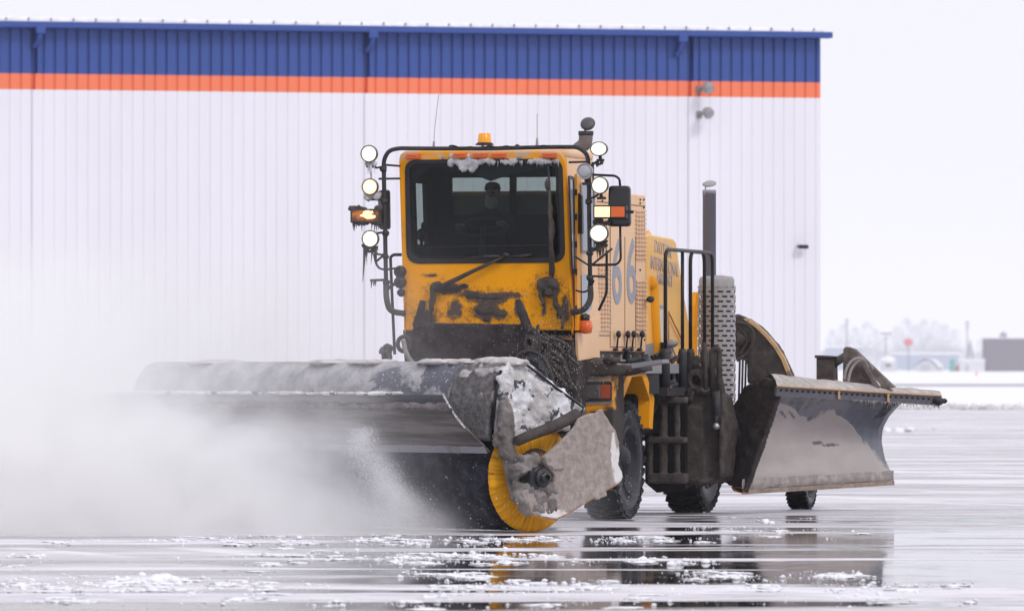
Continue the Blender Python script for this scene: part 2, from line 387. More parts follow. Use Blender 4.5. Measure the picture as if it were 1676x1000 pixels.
clip = MB().box((0, 0, 0), (.022, .08, .07)).box((0, .05, -.03), (.04, .05, .03)).build('seam_clip', hb, hg, M=Matrix.Translation((-.3, -.36, 11.34)))
for i in range(1, 44):
    q = clip.copy(); COL.objects.link(q); q.parent = hg; q.matrix_local = Matrix.Translation((-.3 - i * rib * 2, -.36, 11.34))
for x in xs_dp:
    MB().tube(smoothpath([(x + .22, -.34, 11.2), (x + .22, -.32, 10.95), (x + .18, -.2, 10.72), (x + .10, -.05, 10.6)]), .085, 8).box((x + .22, -.31, 11.05), (.26, .22, .22)).build('downspout', hb, hg, bevel=.015)
for py in (143, 184):
    p = H.Y(1158, py, -.45); q = H.Y(1144, py + 4, 0)
    mb = MB().tube([q + Vector((0, 0, 0)), q + Vector((0, -.3, 0)), p + Vector((-.08, .12, -.02))], .035, 8).box(q + Vector((0, -.04, 0)), (.14, .08, .2))
    fl = mb.build('floodlight', M['grey'], hg)
    MB().lathe([(.0, .14), (.08, .13), (.155, .03), (.16, -.10), (.13, -.14)], p, Vector((-.35, .6, .5)), 16).build('lamp_head', M['shield'], fl)
    MB().lathe([(.0, -.15), (.13, -.135)], p, Vector((-.35, .6, .5)), 16).build('lens', M['lens'], fl)
p = H.Y(1314, 404, -.22)
cm = MB().box(p, (.26, .12, .11)).tube([p + Vector((-.1, 0, 0)), p + Vector((-.1, .22, .03))], .03, 6).build('security_camera', M['black'], hg, bevel=.02)
MB().lathe([(.04, 0), (.05, .03), (0, .035)], p + Vector((.13, 0, 0)), (1, 0, 0), 10).build('lens', M['dark_lens'], cm)

# ------------------------------------------------------------------ far background
def far(px, py, Y): return CAM + ray(px, py) * (Y / ray(px, py).y)
def fthing(name, label, cat, px, Y, group=None):
    p = far(px, 600, Y); b = Vector((p.x, Y, terr(Y))); e = empty(name, Matrix.Translation(b)); tag(e, label, cat, group); return e, b
def fx(px, Y): return (px - 838) / FPX * Y
def fz(py, Y): return CAMZ + (HOR - py) / FPX * Y
Y = 2000.0; K = 2.0
def fbox(mb, b, x0, x1, y0, y1, dep, off=0.0, Y=Y):
    X0, X1, zt, zb = fx(x0, Y), fx(x1, Y), fz(y0, Y), fz(y1, Y)
    zb = max(zb, terr(Y) - .02) if y1 >= 611 else zb
    return mb.box(Vector(((X0 + X1) / 2, Y + dep / 2 + off, (zt + zb) / 2)) - b, (X1 - X0, dep, zt - zb))
e, b = fthing('flat_roofed_building', 'flat roofed mauve brown building at the right edge beyond the snow field', 'building', 1660, Y)
fbox(MB(), b, 1614, 1730, 554, 613, 16).build('wall', plain('mauve_brick', (.13, .105, .13), .9), e)
fbox(MB(), b, 1612.5, 1732, 552, 554, 17, -.5).build('roof', M['snow'], e)
fbox(fbox(MB(), b, 1638, 1650, 546, 552, 1.2, 4), b, 1641, 1647, 543, 546, 1, 4.1).build('roof_vent', M['grey'], e)
e, b = fthing('arched_shed', 'low pale shed with a rounded snow covered roof behind the plough', 'shed', 1524, Y)
def arc(x0, x1, ybase, ytop, n=14): return [Vector((fx(x0 + (x1 - x0) * i / n, Y), Y, fz(ybase - (ybase - ytop) * math.sin(math.pi * i / n) ** .7, Y))) - b for i in range(n + 1)]
a0 = [Vector((fx(1497, Y), Y, 1.0)) - b] + arc(1497, 1534, 602, 590) + [Vector((fx(1534, Y), Y, 1.0)) - b]
MB().prism(a0, (3, 18, 0)).build('wall', plain('pale_panel', (.55, .56, .60), .8), e)
a1 = arc(1496, 1535, 601, 587.5); MB().grid([[p + Vector((0, -.6, 0)) for p in a1], [p + Vector((3.2, 20, 0)) for p in a1]]).build('roof', M['snow'], e)
fbox(MB(), b, 1507, 1522, 597, 612, .2, -.25).build('door', plain('grey_door', (.40, .42, .46), .8), e)
e, b = fthing('guard_hut', 'small square pale hut under thick roof snow beside the tall lamp tower', 'hut', 1455, Y)
fbox(MB(), b, 1441, 1468, 594, 613, 3).build('wall', plain('pale_panel2', (.52, .53, .58), .8), e)
MB().blob(Vector((fx(1454, Y), Y + 2.0, fz(590, Y))) - b, (2.7, 2.4, 1.4), 3, .1).build('roof', M['snow'], e)
fbox(MB(), b, 1449, 1458, 595.5, 600, .3, -.2).build('window', M['dark_lens'], e)
e, b = fthing('low_office', 'long low white office block left of the mauve building', 'building', 1590, Y)
fbox(MB(), b, 1571, 1612, 591, 613, 6).build('wall', plain('pale_panel3', (.62, .62, .66), .8), e)
fbox(MB(), b, 1570, 1613, 587.5, 591, 6.6, -.3).build('roof', M['snow'], e)
fbox(MB(), b, 1580, 1586, 597, 613, .2, -.2).build('door', plain('grey_door2', (.42, .43, .46), .8), e)
e, b = fthing('storage_tank', 'small teal green tank between the arched shed and the low office', 'tank', 1559, Y)
MB().lathe([(0, 4.0), (.5, 3.9), (.84, 3.6), (.88, 0.0)], (0, 0, 0), (0, 0, 1), 14).build('body', plain('teal_paint', (.04, .30, .26), .5), e)
MB().box((0, 0, -.0), (2.0, 2.0, .24)).build('base', M['grey'], e)
e, b = fthing('stacked_barrel', 'small dark red barrel right beside the teal tank', 'barrel', 1567, Y)
MB().lathe([(0, 1.9), (.52, 1.86), (.58, 1.2), (.54, 1.1), (.58, 1.0), (.58, 0)], (0, 0, 0), (0, 0, 1), 12).build('body', plain('red_paint', (.35, .06, .06), .5), e)
e, b = fthing('safety_cone', 'tiny orange marker cone out on the snow field', 'cone', 1598, 860)
MB().lathe([(.04, .55), (.09, .35), (.2, .03)], (0, 0, 0), (0, 0, 1), 12).build('body', plain('orange_plastic', (.85, .22, .04), .5), e)
MB().box((0, 0, .03), (.55, .55, .05)).build('base', plain('orange_plastic2', (.8, .2, .04), .5), e)
e, b = fthing('pole_sign', 'round red sign on a tall thin grey pole', 'sign', 1487, Y)
MB().tube([(0, 0, 0), (0, 0, fz(566, Y) - b.z)], .2, 8).build('pole', M['grey'], e)
rs = MB().lathe([(0, -.1), (1.0, -.1), (1.15, -.05), (1.15, .1), (0, .1)], (0, 0, fz(560, Y) - b.z), (0, 1, 0), 20)
for p in rs.v: p.x *= 1.25
rs.build('sign_panel', plain('red_sign', (.62, .12, .13), .5), e)
for px, yt, nm, lb in ((1450, 546, 'lamp_tower', 'floodlight tower with a crossbar standing behind the pale hut'), (1386, 524, 'lamp_mast', 'slim tall mast near the hangar corner'), (1583, 528, 'lamp_mast', 'slim lattice mast above the low white office')):
    Yp = 2600.0; e, b = fthing(nm, lb, 'mast', px, Yp); h = fz(yt, Yp) - b.z
    MB().tube([(0, 0, 0), (0, 0, h)], [.40, .25], 8).build('pole', M['grey'], e)
    MB().box((0, 0, h), (4.4 if nm == 'lamp_tower' else 1.6, .6, .8)).box((0, 0, h - 1.8), (2.2, .5, .4)).build('lamp_rack', M['grey'], e)
# hazy hangar row far behind
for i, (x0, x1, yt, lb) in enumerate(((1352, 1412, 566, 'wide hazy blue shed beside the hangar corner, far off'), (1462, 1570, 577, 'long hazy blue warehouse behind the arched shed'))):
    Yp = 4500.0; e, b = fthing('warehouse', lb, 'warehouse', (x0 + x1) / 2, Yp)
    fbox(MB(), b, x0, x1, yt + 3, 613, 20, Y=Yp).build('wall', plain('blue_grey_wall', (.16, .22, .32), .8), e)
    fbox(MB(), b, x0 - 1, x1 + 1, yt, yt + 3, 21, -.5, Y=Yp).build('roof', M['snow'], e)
# bare winter trees far off
bark = plain('far_bark', (.10, .09, .10), .9); twig = plain('far_twigs', (.14, .125, .13), .9)
def bare_tree(seed, h, wd):
    random.seed(seed); tr = MB(); cr = MB(); tr.tube([(0, 0, 0), (.2, 0, h * .25), (0, .1, h * .5)], [h * .02, h * .016, h * .010], 6)
    for i in range(16):
        z = h * random.uniform(.22, .5); a = random.uniform(0, 6.28); L = random.uniform(.4, .8) * wd
        q = Vector((math.cos(a) * L, math.sin(a) * L, z + h * random.uniform(.12, .4))); tr.tube([(0, 0, z), Vector((q.x * .5, q.y * .5, (z + q.z) / 2 + .3)), q], [h * .008, h * .006, h * .003], 4)
    for i in range(900):
        a = random.uniform(0, 6.28); u = random.random() ** .5; z = random.uniform(.25, 1.0); rr = wd * u * math.sin(min(1, (1.08 - z) * 1.5) * 1.5) * (.75 + .5 * noise.noise(Vector((math.cos(a) * 1.5, math.sin(a) * 1.5, z * 4 + seed))))
        p = Vector((math.cos(a) * rr, math.sin(a) * rr, z * h)); d = Vector((random.uniform(-.5, .5) + p.x / wd * .5, random.uniform(-.5, .5), random.uniform(.3, 1.2))) * h * .045
        s_ = Vector((random.uniform(-1, 1), random.uniform(-1, 1), 0)).normalized() * h * .0045
        cr.add([p - s_, p + s_, p + d], [(0, 1, 2)])
    return tr, cr
protos = []
for k in range(4):
    tr, cr = bare_tree(20 + k, 10.0, 3.6 + k * .4); protos.append((tr, cr))
tree_meshes = []
random.seed(5)
tl = [(1362, 540), (1380, 532), (1399, 536), (1418, 528), (1434, 540), (1466, 536), (1484, 522), (1500, 532), (1512, 524), (1530, 526), (1545, 531), (1562, 540), (1604, 556), (1376, 552), (1444, 556), (1522, 548), (1632, 566), (1655, 562)]
for i, (px, yt) in enumerate(tl):
    Yp = 6300.0 + (i % 5) * 150; p = far(px, 600, Yp); k = (fz(yt, Yp) - 1.0) / 10.0
    e = empty('bare_tree', Matrix.Translation((p.x, Yp, 1.0)) @ Matrix.Rotation(i * 1.3, 4, 'Z') @ Matrix.Scale(k, 4))
    tag(e, 'bare winter tree fading into the haze beyond the snow field', 'tree', 'bare winter trees in the haze beyond the snow field')
    if i < 4:
        a = protos[i][0].build('trunk', bark, e); c = protos[i][1].build('crown', twig, e); tree_meshes.append((a, c))
    else:
        for s_ in tree_meshes[i % 4]:
            q = s_.copy(); COL.objects.link(q); q.parent = e
e, b = fthing('fir_tree', 'dark narrow fir tree behind the low white office', 'tree', 1588, 4200)
hh = fz(556, 4200) - 1; MB().tube([(0, 0, 0), (0, 0, hh * .9)], [.3, .05], 6).build('trunk', bark, e)
mb = MB(); random.seed(9)
for i in range(1600):
    z = random.random(); rr = (1 - z) * 4.2 * random.random() ** .4; a = random.uniform(0, 6.28); p = Vector((math.cos(a) * rr, math.sin(a) * rr, hh * (.08 + .92 * z)))
    mb.add([p, p + Vector((random.uniform(-.3, .3), random.uniform(-.3, .3), -.35)), p + Vector((math.cos(a) * .5, math.sin(a) * .5, -.2))], [(0, 1, 2)])
mb.build('crown', plain('fir_needles', (.03, .05, .05), .9), e)
mb = MB(); random.seed(3)
for i in range(9000):
    X = random.uniform(250, 690); Yp = random.uniform(7000, 7100); z = 1 + (22 + 9 * noise.noise(Vector((X * .03, 0, 0)))) * random.random() ** .8
    p = Vector((X, Yp, z)); mb.add([p + Vector((-.4, 0, 0)), p + Vector((.4, 0, 0)), p + Vector((random.uniform(-1, 1), 0, 2.8))], [(0, 1, 2)])
tag(mb.build('treeline', twig), kind='stuff', label='hazy low mass of bare woodland along the horizon')

# ================================================================== THE SWEEPER TRUCK
truck = tag(empty('sweeper_truck', TM), 'muddy yellow snow sweeper truck with lit lamp posts, angled front broom and folded side plough', 'sweeper truck')
YF, YB = -1.75, -0.55
def tp(px, py, y): return T.Y(px, py, y)
def tx(px, py, x): return T.X(px, py, x)
def rquad(c, rad, f, n=5):
    """rounded quad given by pixel corners (tl, tr, br, bl)"""
    c = [Vector((a, b, 0)) for a, b in c]; out = []
    for i in range(4):
        a, b, d = c[i - 1], c[i], c[(i + 1) % 4]; r_ = rad[i] if isinstance(rad, (list, tuple)) else rad
        p1 = b + (a - b).normalized() * r_; p2 = b + (d - b).normalized() * r_
        for k in range(n + 1):
            t = k / n; q = p1 * (1 - t) ** 2 + b * 2 * t * (1 - t) + p2 * t * t; out.append(f(q.x, q.y))
    return out
# ---- cab shell
cab_o = [(652, 247), (925, 247), (938, 541), (661, 541)]
win_i = [(664, 264), (917, 262), (922, 427), (668, 429)]
fy = lambda px, py: tp(px, py, YF)
# grime blots on the front panel, taken where the photograph shows them
blots = []
for px, py, rx, ry in ((735, 474, 26, 9), (800, 488, 40, 10), (770, 482, 22, 8), (795, 508, 24, 15), (818, 514, 14, 9), (797, 524, 9, 9), (745, 505, 12, 16), (833, 483, 22, 8), (897, 470, 19, 14), (706, 451, 12, 3), (850, 505, 9, 14), (890, 505, 4, 12), (926, 505, 7, 20), (700, 520, 14, 14)):
    p = fy(px, py); blots.append((p.x, p.z, rx / 140.0, ry / 140.0))
m = N('cab_front_paint'); nz = m.noise(2.2, 8, .65)
zz = m.xyz()[2]; low = m.ramp(zz, 2.95, 2.25)
film = m.ramp(m.math('ADD', nz, m.math('MULTIPLY', low, .15)), .55, .82, 0, .75)
spk = m.ramp(m.noise(26, 5, .75), .54, .66)
c = m.mix(film, YEL, (.50, .22, .008)); c = m.mix(m.math('MULTIPLY', spk, m.math('MULTIPLY', low, .8)), c, MUD)
eb = m.ellipses(blots, 1.0, 9); halo = m.math('MULTIPLY', m.ellipses([(a_, b_, c_ * 1.5, d_ * 1.7) for a_, b_, c_, d_ in blots], 1.2, 7), m.ramp(m.noise(34, 5, .8), .44, .60)); c = m.mix(m.math('MULTIPLY', halo, .75), c, (.12, .07, .03)); c = m.mix(eb, c, m.mix(m.noise(20, 5), (.055, .042, .034), (.13, .10, .085)))
top = m.ramp(zz, 4.12, 4.20); c = m.mix(m.math('MULTIPLY', top, m.ramp(m.noise(5, 5), .40, .6)), c, (.58, .42, .28))
m.p.inputs['Specular IOR Level'].default_value = .12
m.l(c, m.p.inputs['Base Color']); m.l(m.ramp(eb, 0, 1, .38, .9), m.p.inputs['Roughness']); m.bump(m.math('ADD', eb, m.math('MULTIPLY', m.noise(60, 4, .7), .15)), .6, .015)
cab = MB().ring(rquad(cab_o, (18, 22, 5, 5), fy, 6), rquad(win_i, (18, 18, 20, 20), fy, 6), (0, .06, 0)).build('cab', m.m, truck, bevel=.022)
def xs(z, side):
    zt, zb = fy(925, 250).z, fy(938, 541).z; k = (z - zb) / (zt - zb)
    return (fy(938, 541).x * (1 - k) + fy(925, 250).x * k) if side > 0 else (fy(661, 541).x * (1 - k) + fy(652, 250).x * k)
ZT, ZB = fy(780, 249).z, fy(780, 541).z
def sidewall(side, holes, name, mat, th=.05):
    mb = MB()
    # walls cut into panels round each opening: list of (y0,y1,z0,z1)
    for y0, y1, z0, z1 in holes:
        t = -th * side
        a = [Vector((xs(z, side) - .003 * side, y, z)) for y, z in ((y0, z0), (y1, z0), (y1, z1), (y0, z1))]
        mb.prism(a, (t, 0, 0))
    return mb.build(name, mat, cab)
# right-hand wall in the picture: solid panels round a big door window
y_a = YF + .065
sidewall(1, [(y_a, YB, ZB, 2.95), (y_a, -1.28, 2.95, ZT - .02), (-.68, YB, 2.95, ZT - .02), (-1.28, -.68, 3.95, ZT - .02)], 'side_wall', M['peach'])
# left-hand wall, with the window seen through the windscreen
wl0, wl1 = tx(682, 350, xs(3.5, -1) + .05).y, tx(699, 350, xs(3.5, -1) + .05).y
zt_, zb_ = tx(690, 301, xs(3.5, -1)).z, tx(690, 401, xs(3.5, -1)).z
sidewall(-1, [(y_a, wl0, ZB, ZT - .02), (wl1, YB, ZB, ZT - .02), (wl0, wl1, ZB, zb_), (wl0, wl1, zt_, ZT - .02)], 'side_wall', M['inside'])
xl, xr = xs(3.2, -1), xs(3.2, 1)
MB().box(((xl + xr) / 2 - .01, (YF + YB) / 2 + .02, ZT - .02), (xs(ZT, 1) - xs(ZT, -1) - .02, YB - YF - .05, .12)).build('roof', M['peach'], cab, bevel=.05)
MB().box(((xl + xr) / 2, (YF + YB) / 2 + .03, ZB - .03), (xr - xl - .02, YB - YF - .04, .08)).build('floor', M['under'], cab)
# back wall with two windows
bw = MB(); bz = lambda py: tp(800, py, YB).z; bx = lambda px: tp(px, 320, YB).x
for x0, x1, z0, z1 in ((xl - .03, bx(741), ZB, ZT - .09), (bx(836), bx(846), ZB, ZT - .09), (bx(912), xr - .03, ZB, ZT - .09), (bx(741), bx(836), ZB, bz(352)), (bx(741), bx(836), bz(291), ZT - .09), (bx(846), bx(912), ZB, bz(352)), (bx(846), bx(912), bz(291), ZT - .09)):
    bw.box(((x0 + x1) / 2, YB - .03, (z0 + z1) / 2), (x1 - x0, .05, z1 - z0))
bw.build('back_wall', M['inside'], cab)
# windscreen, rubber gasket
gask = MB().ring(rquad([(662, 262), (920, 260), (925, 430), (665, 432)], (19, 19, 22, 22), lambda a, b: tp(a, b, YF - .012), 6), rquad([(670, 269), (913, 267), (917, 421), (674, 424)], (15, 15, 17, 17), lambda a, b: tp(a, b, YF - .012), 6), (0, .03, 0)).build('windscreen_gasket', M['rubber'], cab, bevel=.006)
ws = rquad([(669, 268), (914, 266), (918, 422), (673, 425)], (15, 15, 17, 17), lambda a, b: tp(a, b, YF + .006), 6)
wsc = MB().prism(ws, (0, .008, 0)).build('windscreen', M['glass'], cab)
o = [(672, 271), (911, 269), (915, 419), (676, 422)]
MB().ring(rquad(o, (14,) * 4, lambda a, b: tp(a, b, YF + .022), 6), rquad([(673.2, 272.2), (909.8, 270.2), (913.8, 417.8), (677.2, 420.8)], (13,) * 4, lambda a, b: tp(a, b, YF + .022), 6), (0, .003, 0)).prism([tp(682, 404.2, YF + .022), tp(904, 400.2, YF + .022), tp(904, 401.6, YF + .022), tp(682, 405.6, YF + .022)], (0, .003, 0)).build('orange_seal_line', M['line'], wsc)
# tinted visor band with a dip in the middle
vz = [tp(674, 269, YF + .05), tp(911, 268, YF + .05), tp(913, 274, YF + .05), tp(880, 277, YF + .05), tp(840, 284, YF + .05), tp(803, 297, YF + .05), tp(770, 284, YF + .05), tp(735, 276, YF + .05), tp(704, 273, YF + .05), tp(675, 300, YF + .05)]
MB().prism(vz, (0, .01, 0)).build('sun_visor', plain('visor', (.085, .085, .095), .6), cab)
# cab fittings: dash, wheel, seat
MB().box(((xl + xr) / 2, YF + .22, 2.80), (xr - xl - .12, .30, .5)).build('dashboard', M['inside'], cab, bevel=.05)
sw = tp(790, 372, -1.38)
ring = [sw + Vector((.29 * math.cos(a), .18 * math.sin(a) * .8, .29 * .36 * math.sin(a) + .0)) for a in [i * math.pi / 14 for i in range(28)]]
sc_ = tp(790, 395, -1.45)
MB().tube(ring, .016, 8, True).tube([sw, sc_, sc_ + Vector((0, -.1, -.4))], .03, 8).tube([sw + Vector((-.28, 0, 0)), sw + Vector((0, .0, -.02)), sw + Vector((.28, 0, 0))], .013, 6).build('steering_wheel', plain('wheel_rim', (.05, .06, .06), .3), cab)
MB().box((sw.x, -.75, 2.95), (.52, .14, .85)).box((sw.x, -.98, 2.62), (.52, .5, .16)).build('seat', plain('seat_cloth', (.03, .032, .036), .9), cab, bevel=.05)
p = tp(690, 385, -1.2); MB().blob(p, (.06, .06, .08), 2).blob(p + Vector((.04, 0, .1)), (.05, .05, .06), 2).tube([p, p - Vector((0, 0, .5))], .02).build('control_lever', M['inside'], cab)
# right side of the cab: door with window, front sliver window, hinges
def plate_x(pxs, x, th, name, mat, par, bevel=0):
    return MB().prism([tx(a, b, x) for a, b in pxs], (th, 0, 0)).build(name, mat, par, bevel=bevel)
XS = max(xs(2.2, 1), xs(4.2, 1)) + .004
dr = plate_x([(947, 292), (973, 300), (974, 505), (948, 538)], XS, .03, 'door', M['peach'], truck, .01)
MB().ring(rquad([(949, 298), (972, 301), (973, 412), (950, 415)], 4, lambda a, b: tx(a, b, XS + .03), 4), rquad([(951, 302), (970.5, 305), (971.5, 408), (952, 411)], 3, lambda a, b: tx(a, b, XS + .03), 4), (.015, 0, 0)).build('window_frame', M['grey'], dr)
plate_x([(951, 302), (970.5, 305), (971.5, 408), (952, 411)], XS + .031, .006, 'window', M['rim'] if 0 else plain('door_glass', (.20, .23, .28), .08, .3, bump=0), dr)
plate_x([(951, 450), (967, 448), (968, 505), (952, 520)], XS + .031, .008, 'lower_window', plain('door_glass2', (.26, .29, .36), .1, .3, bump=0), dr)
plate_x([(940, 285), (946, 288), (947, 540), (941, 541)], XS + .002, .028, 'door_jamb', M['yellow'], cab)
fr = MB().ring(rquad([(929.5, 287), (938.5, 290), (940, 445), (936, 450)], 3, lambda a, b: tx(a, b, XS + .002), 4), rquad([(931.3, 292), (937, 295), (938.3, 440), (936, 441)], 2, lambda a, b: tx(a, b, XS + .002), 4), (.016, 0, 0)).build('quarter_window_frame', M['black'], cab)
plate_x([(931.3, 292), (937, 295), (938.3, 440), (936, 441)], XS + .004, .006, 'quarter_window', plain('quarter_glass', (.42, .44, .50), .15, .2, bump=0), cab)
mb = MB()
for py in (310, 350, 395, 440, 500): mb.tube([tx(943, py, XS + .035), tx(943, py + 10, XS + .035)], .014, 6)
mb.build('door_hinge', M['black_dirty'], cab)
# panel below the door, step edge, small lamp pod
plate_x([(941, 545), (975, 520), (978, 585), (943, 590)], XS - .02, .03, 'lower_side_panel', M['peach'], cab)
MB().lathe([(0, -.08), (.07, -.07), (.085, 0), (.07, .07), (0, .08)], tx(958, 535, XS + .08), (0, 0, 1), 14).build('side_marker', M['amber'], cab)
MB().lathe([(0, 0), (.05, 0), (.055, .08), (0, .1)], tx(958, 527, XS + .08), (0, 0, 1), 12).build('marker_cap', M['black_dirty'], cab)
# ---- roof marker lamps, beacon, snow, icicles
for px in (676, 753.5, 785.5, 816.5, 898.5):
    q = tp(px, 256.5 if px < 700 else 255, YF - .03)
    a = MB().box(q + Vector((0, .012, 0)), (.172, .03, .066)).build('marker_lamp', M['amber'], cab, bevel=.008)
    MB().box(q + Vector((0, -.014, 0)), (.15, .03, .045)).box(q + Vector((.0, -.032, .012)), (.10, .012, .012)).build('lens', M['amber'], a, bevel=.012)
for px in (725.5, 849): MB().blob(tp(px, 258, YF - .03), .024, 2, .1).build('washer_nozzle', M['grey'], cab)
q = tp(793, 238, YF + .35); bc = MB().lathe([(0, 0), (.105, 0), (.105, .012), (.085, .03), (0, .032)], q - Vector((0, 0, .0)), (0, 0, 1), 24).build('beacon', M['black'], truck)
MB().lathe([(.080, .02), (.078, .05), (.070, .13), (.06, .138), (0, .14)], q, (0, 0, 1), 24).build('beacon_dome', M['beacon'], bc)
random.seed(4); mb = MB()
for i in range(90):
    px = random.gauss(766, 14) if i < 50 else random.uniform(735, 912); py = 263 + abs(random.gauss(0, 1)) * (5 if px < 790 else 1.5) + (random.uniform(0, 5) if 750 < px < 785 else 0)
    mb.blob(tp(px, py, YF - .02), random.uniform(.02, .045), 1, .4, seed=i)
for px in (740, 745, 752, 765): mb.blob(tp(px, 256, YF - .01), .035, 1, .4, seed=px)
mb.build('roof_edge_snow', M['ice_clear'], cab, crust=(.012, .012, .06))
mb = MB()
for i in range(38): mb.icicle(tp(random.uniform(752, 915), random.uniform(264, 267), YF - .035), abs(random.gauss(.015, .018)) + .01, .005)
mb.build('roof_icicles', M['ice_clear'], cab)
# ---- wipers
def wiper(piv, tip, blade, clumps, par):
    a = MB().tube([tp(*piv, YF - .08), tp((piv[0] + tip[0]) / 2, (piv[1] + tip[1]) / 2 - 1, YF - .12), tp(*tip, YF - .05)], [.032, .024, .014], 8)
    o = a.build('wiper', M['mud'], par)
    MB().tube([tp(*p, YF - .045) for p in blade], .011, 6).build('wiper_blade', M['black_dirty'], o)
    c = MB()
    for x, y, rx, ry in clumps: c.blob(tp(x, y, YF - .06), (rx / 140, .05, ry / 140), 2, .45, seed=x)
    c.build('mud_clump', M['mud'], o, crust=(.014, .014, .09))
wiper((713, 474), (828, 419), ((762, 422), (800, 420), (835, 420), (870, 417)), ((712, 472, 8, 9), (716, 466, 7, 5), (709, 480, 5, 6), (704, 518, 3, 10), (706, 500, 3.5, 12), (709, 488, 4, 10), (806, 420, 14, 2), (858, 419, 10, 2), (829, 417, 6, 3)), cab)
wiper((903, 452), (899, 300), ((897, 268), (900, 310), (903, 380), (904, 420)), ((896, 302, 4, 10), (901, 345, 4, 12), (903, 372, 5, 18), (905, 430, 3, 24), (895, 462, 15, 9), (888, 468, 9, 10), (906, 466, 9, 9), (898, 478, 9, 8), (884, 482, 3, 10), (889, 494, 2.4, 8), (909, 490, 4, 16), (915, 510, 3, 14), (921, 528, 2, 14)), cab)
mb = MB()
for x, y, rx, ry in ((800, 486, 34, 5), (776, 484, 18, 6), (796, 508, 20, 10), (797, 522, 7, 7), (818, 514, 12, 5), (742, 473, 20, 6), (760, 468, 9, 5)):
    mb.blob(tp(x, y, YF + .008), (rx / 150, .016, ry / 150), 3, .6, seed=y)
mb.build('panel_mud', M['mud'], cab, crust=(.014, .012, .08))
# ---- lamp posts and roof rail
YP = YF - .16
post = [(966, 470), (965, 400), (964, 330), (964, 275), (961, 252), (946, 241), (900, 241), (800, 243.5), (700, 243.5), (652, 243), (636, 247), (628, 262), (628.5, 300), (630, 360), (631, 420), (632, 470)]
pr = MB().tube(corner([tp(a, b, YP) for a, b in post], .12), .025, 10).build('roof_rail', M['black_dirty'], truck)
for pts in ([(632, 465), (633, 490), (640, 508), (661, 513)], [(966, 468), (966, 490), (955, 507), (938, 511)]):
    MB().tube(smoothpath([tp(a, b, YP + (.12 if i == 3 else 0)) for i, (a, b) in enumerate(pts)]), [.034] * 18 + [.040], 10).build('lower_bracket', M['mud'], pr)
for pts in ([(628, 270), (655, 272)], [(620, 293), (655, 292.5)], [(965, 265), (931, 266)], [(1002, 407), (966, 436), (941, 420)], [(630, 380), (610, 383)], [(631, 415), (616, 428)]): MB().tube([tp(a, b, YP + .02) for a, b in pts], .014, 6).build('bracket', M['black_dirty'], pr)
MB().tube(smoothpath([tp(a, b, YP) for a, b in ((656, 438), (628, 441), (617, 434), (612, 415))]), .014, 6).build('bracket', M['black_dirty'], pr)
MB().tube(smoothpath([tp(a, b, YP) for a, b in ((632, 475), (645, 465), (656, 458))]), .02, 6).build('bracket', M['black_dirty'], pr)
for q in ((628, 277), (630, 330), (631, 382), (631, 420), (632, 463), (964, 276), (964, 330), (965, 415), (966, 455), (742, 242.5), (847, 240), (790, 242)): MB().blob(tp(*q, YP), .042 if q[1] > 250 else .026, 2, .4, seed=q[1]).build('rail_clamp', M['black_dirty'], pr)
MB().tube([tp(606, 459, YP), tp(632, 458, YP)], .016, 6).build('bracket', M['black_dirty'], pr)
mb = MB().tube(corner([tp(a, b, YF + .3) for a, b in ((657, 417), (644, 417), (639, 421), (641, 470), (646, 580))], .04), .018, 8)
mb.build('side_grab_rail', M['black'], truck)
mb = MB()
for py in (445, 462): mb.lathe([(0, .06), (.06, .06), (.075, 0), (.05, -.02), (0, .01)], tp(655, py, YF - .02), (0, -1, 0), 14)
mb.lathe([(0, .05), (.04, .05), (.05, 0)], tp(657, 479, YF - .02), (0, -1, 0), 12)
mb.build('horn', M['black_dirty'], truck)
def lamp(px, py, r_, lens, name='work_lamp', oval=1.0, tilt=(0, -1, 0), icy=0):
    q = tp(px, py, YP - .06); ax = Vector(tilt)
    a = MB().lathe([(0, -.13), (r_ * .6, -.12), (r_ * 1.0, -.03), (r_ * 1.07, .02), (r_ * 1.04, .042), (r_ * .94, .04), (r_ * .9, .03)], q, ax, 24)
    if oval != 1:
        for p in a.v: p.x = q.x + (p.x - q.x) * oval
    o = a.build(name, plain('lamp_rim', (.10, .10, .105), .4) if lens != 'lens' else M['chrome'], pr)
    b = MB().lathe([(r_ * .54, .044), (r_ * .94, .028)], q, ax, 24)
    if oval != 1:
        for p in b.v: p.x = q.x + (p.x - q.x) * oval
    lo_ = b.build('lens', M[{'lampw': 'reflw', 'lampy': 'refly'}.get(lens, 'lens')], o)
    b = MB().lathe([(0, .05), (r_ * .35, .048), (r_ * .58, .043)], q, ax, 24)
    if oval != 1:
        for p in b.v: p.x = q.x + (p.x - q.x) * oval
    b.build('lit_core' if lens != 'lens' else 'lens_centre', M[lens], o)
    MB().tube([q + Vector((0, .03, -r_)), q + Vector((0, .05, -r_ - .05))], .02, 6).box(q + Vector((0, .05, -r_ - .05)), (r_, .05, .03)).build('lamp_bracket', M['black_dirty'], o)
    return o
L1 = lamp(605, 252, .095, 'lampw'); L2 = lamp(606.5, 306, .092, 'lampy'); L3 = lamp(607, 391, .095, 'lampw')
lamp(981, 244, .078, 'lampw', oval=1.25); lamp(958, 281, .088, 'lens'); lamp(982.5, 303.5, .095, 'lampw'); lamp(981, 382, .10, 'lampw', oval=1.08)
for q0, q1 in (((607, 268), (628, 276)), ((608, 320), (630, 330)), ((610, 405), (631, 420)), ((980, 264), (964, 276)), ((980, 318), (964, 330)), ((980, 398), (966, 410))):
    pass
mb = MB()
